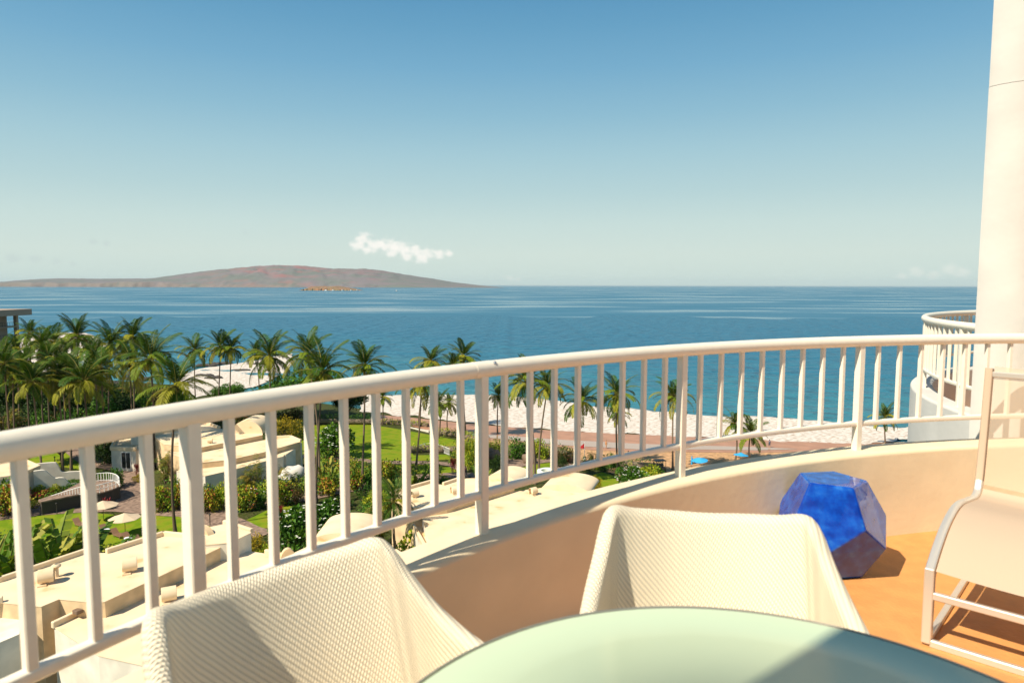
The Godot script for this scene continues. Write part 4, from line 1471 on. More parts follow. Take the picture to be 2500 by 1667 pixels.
	island()

func surf(called: String, outer: Array, inner: Array, m: Material, rise: float) -> void:
	var a := smooth_line(outer, 10)
	var b := smooth_line(inner, 10)
	var f := noise(25, 0.12, 4)
	var rows := []
	for i in a.size():
		var row := []
		for j in 17:
			var s := j / 16.0
			var p: Vector2 = a[i].lerp(b[i], s)
			p += Vector2(0, 1) * (f.get_noise_2d(p.x * 0.8, p.y * 0.8 + 40.0) * 5.0 * (1.0 if j == 16 or j == 0 else 0.5))
			var y := maxf(SEA + 0.22, ground_y(p.x, p.y) + 0.06) + rise * exp(-s * 4.5) * (1.0 + f.get_noise_1d(p.x)) + 0.10 * absf(f.get_noise_2d(p.x * 0.7, p.y * 2.0))
			if j == 0:
				y = SEA - 0.25
			row.append(Vector3(p.x, y, p.y))
		rows.append(row)
	var g := MB.new()
	g.grid(rows)
	g.facing(Vector3.UP)
	struct(called, g, m)

func island() -> void:
	var im := mat("island_ground", Color.WHITE, 0.95)
	im.vertex_color_use_as_albedo = true
	var f := noise(51, 1.0, 5)
	var fr := noise(52, 1.0, 4, FastNoiseLite.TYPE_SIMPLEX)
	fr.fractal_type = FastNoiseLite.FRACTAL_RIDGED
	for which in 2:
		# the outline seen from the coast: [share along, height in metres]
		var far := which == 0
		var prof := [[-0.06, 0.0], [-0.02, 70.0], [0.03, 98.0], [0.07, 108.0], [0.16, 104.0], [0.27, 110.0], [0.325, 160.0], [0.37, 198.0], [0.43, 238.0], [0.48, 268.0], [0.52, 280.0], [0.57, 280.0], [0.62, 252.0], [0.67, 238.0], [0.71, 240.0], [0.74, 220.0], [0.80, 160.0], [0.845, 118.0], [0.895, 68.0], [0.95, 28.0], [1.0, 0.0]] if far else [[0.0, 0.0], [0.05, 12.0], [0.12, 24.0], [0.3, 26.0], [0.45, 24.0], [0.55, 27.0], [0.7, 18.0], [0.85, 12.0], [1.0, 0.0]]
		var x0 := -7174.48 if far else -1251.04
		var x1 := -116.32 if far else -913.93
		var z0 := -9000.0 if far else -4000.0
		var deep := 1100.0 if far else 200.0
		var m := MB.new()
		var rows := []
		var cols := []
		for j in 29:
			var t := j / 28.0
			var row := []
			for i in 261:
				var s := lerpf(prof[0][0], 1.0, i / 260.0)
				var x := lerpf(x0, x1, s)
				var top := table(prof, s) * (1.13 if far else 1.0)
				var rise := 1.0 - (1.0 - t) ** 2.6
				if far and s < 0.42:      # sea cliffs at the western end
					rise = lerpf(rise, minf(1.0, 0.55 + t * 0.5) if t > 0.0 else 0.0, clampf((0.42 - s) * 8.0, 0.0, 1.0))
				if not far:
					rise = minf(1.0, 0.5 + t) if t > 0.0 else 0.0
				var gully := fr.get_noise_2d(x * (0.0022 if far else 0.02), t * 1.1)
				var y := top * rise * (1.0 - 0.42 * (1.0 - t) * (gully * 0.5 + 0.5) * (1.0 if t < 0.97 else 0.0)) + (top * 0.05 * f.get_noise_2d(x * (0.004 if far else 0.03), t * 8.0))
				if j == 0:
					y = -6.0
				row.append(Vector3(x, SEA + y, z0 - t * deep + (1.0 - t) * 60.0 * gully * (1.0 if far else 0.2)))
			rows.append(row)
		m.grid(rows)
		m.facing(Vector3(0, 1, 1))
		for i in m.v.size():
			var p := m.v[i]
			var s := (p.x - x0) / (x1 - x0)
			var t := (z0 - p.z) / deep
			if far:
				var g := f.get_noise_2d(p.x * 0.0012, p.z * 0.004)
				var c := Color(0.155, 0.125, 0.128).lerp(Color(0.115, 0.125, 0.105), clampf(0.5 + g * 1.6, 0.0, 1.0))
				var red := clampf(2.4 * f.get_noise_2d(p.x * 0.0018 + 300.0, p.z * 0.006) + 1.3 * (t - 0.45), 0.0, 1.0) * clampf(1.0 - absf(s - 0.58) * 4.2, 0.0, 1.0)
				c = c.lerp(Color(0.30, 0.095, 0.085), red * 0.75)
				if t < 0.06 and s < 0.6:
					c = c.lerp(Color(0.20, 0.14, 0.115), 0.6)
				m.c[i] = c
			else:
				m.c[i] = Color(0.27, 0.135, 0.065).lerp(Color(0.20, 0.145, 0.07), clampf(0.5 + 2.0 * f.get_noise_2d(p.x * 0.02, p.z * 0.02), 0.0, 1.0))
		struct("island" if far else "islet", m, im)
	var bs := [Vector2(-1061.25, -3900), Vector2(-1008.52, -3850), Vector2(-965.68, -3900), Vector2(-912.02, -3880), Vector2(-870.45, -3850), Vector2(-590.49, -3500)]
	var bl := ["white tour boat nearest the middle of the brown islet", "second white tour boat along the brown islet", "third white tour boat along the brown islet", "white tour boat at the low end of the islet", "white tour boat just clear of the islet", "lone white boat on open water away from the islet"]
	for i in bs.size():
		boat(bl[i], Vector3(bs[i].x, SEA, bs[i].y), 9.0, 0.25 * i)

# ---------------------------------------------------------------- garden
func garden() -> void:
	struct("lawn", sheet([Vector2(-45.74, -146.16), Vector2(-32.08, -150.92), Vector2(-23.24, -144.37), Vector2(-16.89, -139.05), Vector2(-10.51, -133.17), Vector2(-9.86, -126.84), Vector2(-13.25, -124.52), Vector2(-18.36, -120.65), Vector2(-16.92, -115.79), Vector2(-11.48, -117.94), Vector2(-9.52, -113.48), Vector2(-16.8, -110.27), Vector2(-21.77, -109.89), Vector2(-27.38, -110.9), Vector2(-34.07, -108.45), Vector2(-41.12, -126.27)], 0.05), M.lawn)
	struct("lawn", sheet([Vector2(-61.2, -72.54), Vector2(-63.29, -75.09), Vector2(-58.87, -76.6), Vector2(-55.61, -78.02), Vector2(-51.08, -79.21), Vector2(-45.57, -78.08), Vector2(-41.81, -78.24), Vector2(-37.5, -78.27), Vector2(-32.84, -75.79), Vector2(-32.65, -72.69), Vector2(-32.89, -67.49), Vector2(-38.29, -67.47), Vector2(-44.03, -67.98), Vector2(-50.67, -69.05)], 0.05), M.lawn)
	struct("lawn", sheet([Vector2(-30.59, -76.35), Vector2(-29.52, -80.18), Vector2(-26.24, -83.11), Vector2(-24.98, -83.16), Vector2(-24.2, -78.06), Vector2(-24.27, -73.77), Vector2(-28.11, -73.98)], 0.05), M.lawn)
	struct("lawn", sheet([Vector2(-74.29, -102.25), Vector2(-75.75, -107.52), Vector2(-74.75, -111.49), Vector2(-69.96, -110.88), Vector2(-63.37, -102.77), Vector2(-62.17, -97.35), Vector2(-66.86, -99.5)], 0.05), M.lawn)
	struct("lawn", sheet([Vector2(-57.16, -97.64), Vector2(-54.35, -98.28), Vector2(-51.32, -93.43), Vector2(-53.68, -94.17)], 0.05), M.lawn)
	struct("lawn", sheet([Vector2(-0.92, -104.1), Vector2(3.44, -111.24), Vector2(6.64, -113.77), Vector2(6.09, -104.15), Vector2(2.55, -102.52)], 0.05), M.lawn)
	struct("lawn", sheet([Vector2(7.36, -97.99), Vector2(10.97, -102.07), Vector2(14.38, -106.62), Vector2(16.81, -101.46), Vector2(14.27, -92.85), Vector2(10.98, -89.16), Vector2(7.86, -91.11)], 0.05), M.lawn)
	struct("lawn", sheet([Vector2(-21.17, -105.16), Vector2(-15.73, -107.56), Vector2(-9.75, -106.75), Vector2(-7.35, -100.64), Vector2(-11.53, -99.5), Vector2(-16.22, -102.25)], 0.05), M.lawn)
	struct("lawn", sheet([Vector2(-10.84, -93.47), Vector2(-7.19, -98.42), Vector2(-4.94, -95.6), Vector2(-7.18, -90.63)], 0.05), M.lawn)
	struct("path", path_strip([Vector2(-64.16, -76.16), Vector2(-59.59, -77.58), Vector2(-56.03, -79.33), Vector2(-51.82, -80.39), Vector2(-47.16, -80.88), Vector2(-41.52, -79.56), Vector2(-37.97, -79.28), Vector2(-34.08, -80.49), Vector2(-31.14, -83.26), Vector2(-26.83, -85.54), Vector2(-22.95, -89.28), Vector2(-18.39, -94.02), Vector2(-14.88, -97.48), Vector2(-11.47, -98.97), Vector2(-7.35, -100.64), Vector2(-0.27, -100.43), Vector2(5, -101.42), Vector2(9.56, -103.8)], 3.2, 0.09), M.path)
	struct("path", path_strip([Vector2(-46.9, -80.42), Vector2(-48.6, -84.88), Vector2(-50.32, -89.33), Vector2(-53.01, -94.43), Vector2(-56.27, -98.17), Vector2(-60.09, -100.4), Vector2(-64.27, -102.71), Vector2(-74.43, -113.09), Vector2(-80.95, -117.63)], 3.4, 0.085), M.path)
	struct("path", path_strip([Vector2(-37.9, -79.14), Vector2(-34.6, -77.15), Vector2(-31.92, -75.26), Vector2(-29.08, -72.71), Vector2(-26.85, -71.5)], 3.6, 0.08), M.path)
	struct("path", path_strip([Vector2(-34.86, -111.01), Vector2(-27.2, -110.16), Vector2(-21.42, -108.1), Vector2(-15.94, -108.97), Vector2(-10.26, -108.77), Vector2(-6.95, -103.91)], 2.6, 0.085), M.path)
	struct("path", sheet([Vector2(-58.04, -80.81), Vector2(-59.21, -83.65), Vector2(-56.36, -84.33), Vector2(-53.37, -85.35), Vector2(-51.82, -82.41), Vector2(-52.6, -80.85), Vector2(-54.97, -79.93)], 0.08), M.path)
	struct("path", sheet([Vector2(-1.57, -104.96), Vector2(-0.68, -117), Vector2(3.7, -119.92), Vector2(9.33, -116.99), Vector2(11.55, -110.84), Vector2(9.51, -103.16), Vector2(6.04, -103.18), Vector2(6.68, -114.47), Vector2(3.45, -111.61)], 0.045), M.path)
	ground_cover("low mixed planting below the domed villa", [Vector2(-43.39, -79.4), Vector2(-40.22, -80.92), Vector2(-34.61, -81.77), Vector2(-26.84, -85.9), Vector2(-30.04, -96.37), Vector2(-33.68, -90.2), Vector2(-38, -89.98), Vector2(-41.95, -87.82), Vector2(-47.66, -89.47)], [CROTON, LIME, GREEN], 1.7)
	ground_cover("low mixed planting along the inner side of the path", [Vector2(-26.91, -87), Vector2(-20.07, -93.81), Vector2(-15.11, -99.05), Vector2(-10.69, -103.16), Vector2(-15.78, -103.48), Vector2(-20.43, -104.65), Vector2(-26.1, -106.98), Vector2(-32.11, -107.42)], [CROTON, GREEN, LIME], 1.6)
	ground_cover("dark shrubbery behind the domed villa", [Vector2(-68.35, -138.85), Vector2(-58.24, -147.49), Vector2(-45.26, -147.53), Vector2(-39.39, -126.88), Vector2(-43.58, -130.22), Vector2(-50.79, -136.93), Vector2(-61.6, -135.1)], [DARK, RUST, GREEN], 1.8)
	ground_cover("dense planting before the right hand villa", [Vector2(-25.48, -74), Vector2(-23.56, -79.15), Vector2(-18.89, -88.21), Vector2(-14.43, -94.49), Vector2(-9.86, -95.05), Vector2(-13.2, -89.95), Vector2(-15.87, -86.43), Vector2(-15.44, -78.68), Vector2(-14.8, -68.68), Vector2(-24.76, -68.08)], [GREEN, LIME, DARK], 1.6)
	ground_cover("planting between the lawn and the plaza", [Vector2(-9.75, -106.75), Vector2(-5.69, -104.16), Vector2(-1.67, -112.05), Vector2(0.04, -120.14), Vector2(3.77, -122.3), Vector2(-7.99, -131.7), Vector2(-10.96, -128.87)], [LIME, GREEN, DARK], 1.4)
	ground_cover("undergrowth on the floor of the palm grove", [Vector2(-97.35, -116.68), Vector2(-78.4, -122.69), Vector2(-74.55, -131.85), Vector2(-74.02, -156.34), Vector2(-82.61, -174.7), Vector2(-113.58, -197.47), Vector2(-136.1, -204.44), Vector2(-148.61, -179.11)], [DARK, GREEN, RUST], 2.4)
	ground_cover("low planting before the white house", [Vector2(-61.49, -77.56), Vector2(-56.62, -79.62), Vector2(-58.44, -86.7), Vector2(-64.34, -88.27), Vector2(-69.04, -87.34)], [CROTON, GREEN, RED], 1.3)
	ground_cover("leafy planting at the back of the near villa", [Vector2(-59.11, -68.45), Vector2(-50.27, -68.5), Vector2(-42.22, -67.77), Vector2(-39.54, -67.46), Vector2(-37.61, -57.76), Vector2(-41.98, -54.01), Vector2(-44.78, -51.33)], [GREEN, LIME, DARK], 2.2)
	ground_cover("low planting at the top of the sand", [Vector2(10.66, -112.19), Vector2(16.74, -109.29), Vector2(24.19, -106.7), Vector2(23.03, -101.51), Vector2(17.54, -102.15), Vector2(15.19, -107.73), Vector2(10.53, -107.21)], [GREEN, LIME, DARK], 1.2)

	# hedges and beds along the shore side
	hedge([Vector2(-45.26, -147.53), Vector2(-38.99, -149.28), Vector2(-31.52, -150.42)], 2.2, 2.3, GREEN, "clipped green hedge along the seaward edge of the big lawn")
	hedge([Vector2(-31.88, -152.19), Vector2(-26.75, -151.92), Vector2(-21.91, -150.38), Vector2(-18.57, -149.21)], 2.0, 1.2, LIME, "low sprawling green bank between big lawn and surf", "green_bank")
	hedge([Vector2(-18.11, -118.05), Vector2(-16.05, -119.87), Vector2(-13.16, -120.14), Vector2(-10.07, -120.02)], 2.6, 1.6, LIME, "yellow green croton border round the white lawn railing", "croton_border")
	hedge([Vector2(-0.33, -119.31), Vector2(3.75, -121.5), Vector2(7.39, -120.49), Vector2(10.51, -114.23)], 3.4, 2.2, GREEN, "dense green naupaka hedge between the plaza and the sand", "naupaka_hedge")
	hedge([Vector2(11.48, -110.11), Vector2(14.3, -111.16), Vector2(17.75, -111.43), Vector2(20.83, -109.73), Vector2(24.65, -108.77)], 2.6, 1.8, GREEN, "low green hedge at the top of the sand", "naupaka_hedge")
	hedge([Vector2(-16.18, -140.22), Vector2(-13.05, -138.7), Vector2(-9.92, -136.24), Vector2(-6.84, -132.85)], 2.2, 1.5, LIME, "short green hedge at the seaward corner of the lawn", "naupaka_hedge")
	var list := [
		["croton", Vector3(-58.96, -25.73, -78.15), 3.94, 3.94, "red and yellow croton bed in front of the white house"],
		["lime", Vector3(-60.02, -25.73, -84.97), 1.63, 1.53, "yellow green shrub at the foot of the scalloped wall"],
		["lime", Vector3(-58.83, -25.73, -86), 1.65, 1.34, "yellow shrub between the scalloped wall and the ramp"],
		["green", Vector3(-57.75, -25.73, -87.77), 3.05, 1.47, "green shrub row behind the ramp railing"],
		["green", Vector3(-52.91, -25.73, -88.89), 3.31, 2.56, "round clipped green bush inside the curved railing"],
		["dark", Vector3(-61.74, -25.86, -102.35), 4.05, 3.56, "dark bush beside the far white house"],
		["dark", Vector3(-55.71, -25.86, -98.68), 2.6, 3.08, "dark green bush between white house and path bend"],
		["gold", Vector3(-51.19, -25.78, -91.73), 1.54, 1.21, "golden clump at the path bend by the lawn"],
		["red", Vector3(-53.67, -25.83, -95.52), 1.03, 1.6, "bronze red cordyline at the path bend"],
		["croton", Vector3(-41.89, -25.73, -79.7), 2.68, 2.96, "mixed croton bed beside the tall curved palm"],
		["croton", Vector3(-40.22, -25.73, -80.31), 2.31, 3.37, "yellow croton bed right of the tall curved palm"],
		["areca", Vector3(-47.32, -25.83, -91.52), 4.06, 5.49, "feathery areca clump in front of the tan roofs"],
		["red", Vector3(-48.88, -25.73, -80.26), 1.35, 1.44, "crimson cordyline under the stone ramp wall"],
		["croton", Vector3(-36.33, -25.73, -79.44), 2.48, 3.05, "croton bush under the pergola"],
		["lime", Vector3(-34.92, -25.76, -80.13), 2.4, 3.08, "lime croton bush next to the pergola"],
		["croton", Vector3(-32.4, -25.79, -80.24), 2.89, 2.98, "orange and green croton below the areca clump"],
		["green", Vector3(-30.81, -25.83, -81.26), 2.14, 2.14, "green bush by the handrail steps"],
		["areca", Vector3(-34.25, -25.93, -88.21), 4.55, 5.19, "large golden areca clump against the villa roof"],
		["red", Vector3(-34.75, -25.94, -88.96), 1.6, 1.49, "red bromeliad cluster at the foot of the golden areca"],
		["croton", Vector3(-28.39, -25.88, -82.68), 2.48, 2.88, "dark croton hedge at the villa corner by the path"],
		["rust", Vector3(-26.89, -25.9, -83.08), 2.19, 2.79, "bronze croton hedge right of the villa corner"],
		["areca", Vector3(-31.81, -26.08, -92.88), 2.45, 2.9, "small areca beside the pale boulders"],
		["flower", Vector3(-29.3, -27.12, -110.48), 5.96, 5.3, "round plumeria tree with white blossoms on the lawn edge"],
		["gold", Vector3(-42.61, -27.83, -127.31), 5.5, 4.12, "golden yellow bush behind the villa roof"],
		["lime", Vector3(-49.27, -27.82, -131.49), 2.21, 2.84, "lime bush beside the domed gable"],
		["rust", Vector3(-55.86, -28.27, -141.4), 5.6, 3.9, "pinkish bougainvillea bank behind the domed gable"],
		["dark", Vector3(-52.6, -28.76, -145.48), 5.24, 3.49, "dark shrub bank under the handrail behind the golden bush"],
		["rust", Vector3(-48.35, -29.07, -147.92), 4.97, 3.73, "bronze shrub bank above the golden bush"],
		["dark", Vector3(-60.31, -27.38, -133.13), 4.79, 3.19, "dark shrub behind the far roof corner"],
		["croton", Vector3(-24, -26.01, -87.12), 2.93, 2.61, "croton bed at the foot of the banana clump"],
		["croton", Vector3(-21.24, -26.21, -89.92), 2.7, 3.02, "yellow croton bush beside the leaning palm trunk"],
		["green", Vector3(-19.21, -26.32, -91.07), 2.51, 2.73, "deep green bush on the inner curve of the path"],
		["croton", Vector3(-17.2, -26.49, -93.19), 2.91, 3.24, "red tipped croton mound at the path junction"],
		["red", Vector3(-26.07, -25.74, -74.81), 1.08, 2.24, "tall crimson cordyline beside the big plumeria"],
		["flower", Vector3(-21.5, -25.73, -66.8), 4.41, 4.73, "large glossy plumeria with white flowers before the curved roof"],
		["flower", Vector3(-18.74, -25.73, -68.54), 3.78, 4.85, "second glossy plumeria leaning into the areca thicket"],
		["areca", Vector3(-15.23, -25.73, -66.83), 3.85, 5.69, "tall golden areca thicket beside the plumeria"],
		["areca", Vector3(-13.64, -25.76, -69.31), 2.91, 4.99, "green areca thicket next to the right hand villa"],
		["gold", Vector3(-25.1, -25.73, -64.74), 2.72, 2.8, "golden clipped shrub by the villa end wall"],
		["lime", Vector3(-23.19, -25.73, -62.55), 2.1, 2.4, "lime shrub below the golden shrub at the villa end wall"],
		["lime", Vector3(-16.64, -25.98, -81.8), 2.75, 2.16, "lime mound between thicket and path"],
		["lime", Vector3(-8.88, -25.73, -61.25), 4.41, 3.97, "bright lime bush below the parapet in front of the villa"],
		["red", Vector3(-9.09, -27.24, -102.19), 1.47, 2.21, "round crimson cordyline beside the mid path"],
		["lime", Vector3(-6.4, -27.6, -105.35), 2.28, 4.17, "yellow croton column behind the railing post"],
		["areca", Vector3(-8.43, -28.19, -113.71), 2.46, 3.41, "dark areca at the lawn's seaward corner"],
		["areca", Vector3(-2.99, -28.29, -112.54), 2.97, 5.13, "areca beside the brown rock pile"],
		["dark", Vector3(-2.38, -27.65, -104.14), 2.25, 2.5, "dark shrub in front of the brown rock pile"],
		["green", Vector3(0.89, -28.75, -116.49), 4.05, 3.49, "green beach bush beside the rock pile"],
		["lime", Vector3(4.79, -28.93, -117.81), 3.39, 3.11, "lime beach bush by the leaning palm"],
		["rust", Vector3(8.82, -28.82, -114.08), 3.15, 2.74, "bronze leaved bush beside the red flag"],
		["dark", Vector3(8.27, -28.53, -110.4), 1.99, 1.72, "grey green agave bed under the bronze bush"],
		["areca", Vector3(13.35, -28.53, -108.91), 2.87, 3.66, "spiky green areca beside the flag pole"],
		["green", Vector3(16.41, -28.73, -110.67), 2.92, 2.26, "green bush at the top of the dry sand"],
		["flower", Vector3(17.35, -27.56, -95.78), 4.14, 2.99, "white flowering bush at the end of the small lawn"],
		["lime", Vector3(21.25, -28.08, -101.32), 3.4, 2.19, "yellow green bush next to the beach cart"],
		["gold", Vector3(11.69, -27.27, -93.63), 2.13, 1.91, "small golden tree on the strip of lawn"],
		["red", Vector3(8.98, -28.08, -104.38), 0.88, 1.38, "little red cordyline beside the white ring seat"],
		["green", Vector3(-9.38, -26.7, -93.16), 2.01, 1.45, "small green mound beside the low lawn"],
	]
	for b: Array in list:
		bush(b[0], b[1], b[2], b[3], b[4], "garden shrubs" if b[0] != "flower" else "plumerias", "shrub")
	var grove := [
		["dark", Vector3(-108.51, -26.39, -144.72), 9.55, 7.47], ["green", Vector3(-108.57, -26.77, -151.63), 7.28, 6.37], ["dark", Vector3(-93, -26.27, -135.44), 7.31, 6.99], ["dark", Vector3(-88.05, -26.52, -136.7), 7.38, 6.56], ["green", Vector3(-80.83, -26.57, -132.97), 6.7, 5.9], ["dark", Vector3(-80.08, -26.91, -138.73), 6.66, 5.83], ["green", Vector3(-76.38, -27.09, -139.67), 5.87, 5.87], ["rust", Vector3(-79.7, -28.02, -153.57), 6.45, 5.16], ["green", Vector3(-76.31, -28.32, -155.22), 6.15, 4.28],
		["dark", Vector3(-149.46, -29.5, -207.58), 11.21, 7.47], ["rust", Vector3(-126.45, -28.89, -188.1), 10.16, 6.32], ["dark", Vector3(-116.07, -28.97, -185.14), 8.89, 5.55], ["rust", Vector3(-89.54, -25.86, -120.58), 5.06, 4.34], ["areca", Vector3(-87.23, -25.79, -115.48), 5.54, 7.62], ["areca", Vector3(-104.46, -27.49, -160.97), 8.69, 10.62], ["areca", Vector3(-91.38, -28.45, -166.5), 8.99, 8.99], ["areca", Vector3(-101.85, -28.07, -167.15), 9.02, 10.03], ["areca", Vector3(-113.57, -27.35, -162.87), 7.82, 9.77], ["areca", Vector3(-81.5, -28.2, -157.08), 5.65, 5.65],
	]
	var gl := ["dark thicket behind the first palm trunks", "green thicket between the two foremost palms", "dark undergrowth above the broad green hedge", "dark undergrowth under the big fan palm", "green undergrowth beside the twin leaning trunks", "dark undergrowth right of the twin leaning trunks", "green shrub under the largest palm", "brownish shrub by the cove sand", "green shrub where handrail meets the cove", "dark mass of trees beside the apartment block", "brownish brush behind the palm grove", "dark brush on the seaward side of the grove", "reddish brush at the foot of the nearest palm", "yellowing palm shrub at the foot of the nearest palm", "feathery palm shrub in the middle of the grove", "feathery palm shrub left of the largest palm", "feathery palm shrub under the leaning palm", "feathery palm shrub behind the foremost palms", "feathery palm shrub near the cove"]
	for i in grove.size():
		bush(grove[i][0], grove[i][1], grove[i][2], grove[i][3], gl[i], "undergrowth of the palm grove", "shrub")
	bush("green", Vector3(-86.37, -25.96, -123.43), 5.92, 4, "bright green rounded sea grape hedge in front of the grove")
	bush("green", Vector3(-83.66, -26.09, -126.18), 6.06, 3.78, "bright green sea grape mound right beside the path light")
	broad_tree(Vector3(-46.97, -29.63, -156.3), 22.0, 10.5, "green", "broad sea grape tree showing above the handrail by the cove")
	broad_tree(Vector3(-38.66, -30.03, -158.43), 9.5, 6.5, "dark", "dark sea grape tree behind the plumeria and hedge")
	broad_tree(Vector3(-74.62, -29.8, -177.36), 10.0, 5.0, "green", "low green tree between the two slim cove palms")
	broad_tree(Vector3(-68.8, -25.77, -102.44), 8.0, 5.2, "green", "forked trunk tree on the lawn by the scalloped wall")
	# torn paddle leaves
	var pads := [[Vector3(-44.04, -25.73, -57.73), 16, 6.6], [Vector3(-40.99, -25.73, -56.19), 14, 6.2], [Vector3(-40.01, -25.73, -57.59), 16, 6.6], [Vector3(-38.3, -25.73, -58.56), 14, 6.0], [Vector3(-44.08, -25.73, -55.44), 14, 7.0], [Vector3(-35.74, -25.73, -60.25), 12, 4.6], [Vector3(-25.34, -26.25, -92.69), 12, 3.6], [Vector3(-13.32, -26.47, -90.84), 14, 3.4], [Vector3(-14.57, -26.2, -86.57), 10, 3.2], [Vector3(-4.38, -27, -96.17), 8, 2.4], [Vector3(-11.23, -26.92, -97.94), 7, 2.2]]
	var pl := ["banana clump at the edge of the photo above the near roof", "second banana clump with yellowing leaves behind the near roof", "banana clump with broad bright leaves behind the first balusters", "banana clump beside the loungers with brown torn leaves", "tall banana clump at the corner of the near villa", "low banana clump in front of the sun loungers", "upright banana clump behind the leaning palm trunks", "bird of paradise clump beside the right hand villa roof", "bird of paradise clump by the crimson bromeliads", "small paddle leaved plant behind the roof mound", "small paddle leaved plant by the walking person"]
	for i in pads.size():
		paddle_plant(pads[i][0], pads[i][1], pads[i][2], 1.6 if i < 6 else 0.9, pl[i], "paddle leaved plants")
	bush("green", Vector3(-30.55, -25.73, -40.0), 2.6, 4.3, "glossy green bush at the foot of the near white wall")
	bush("green", Vector3(-21.43, -25.73, -36.0), 2.2, 4.0, "green bush below the bottom rail by the woven chair")

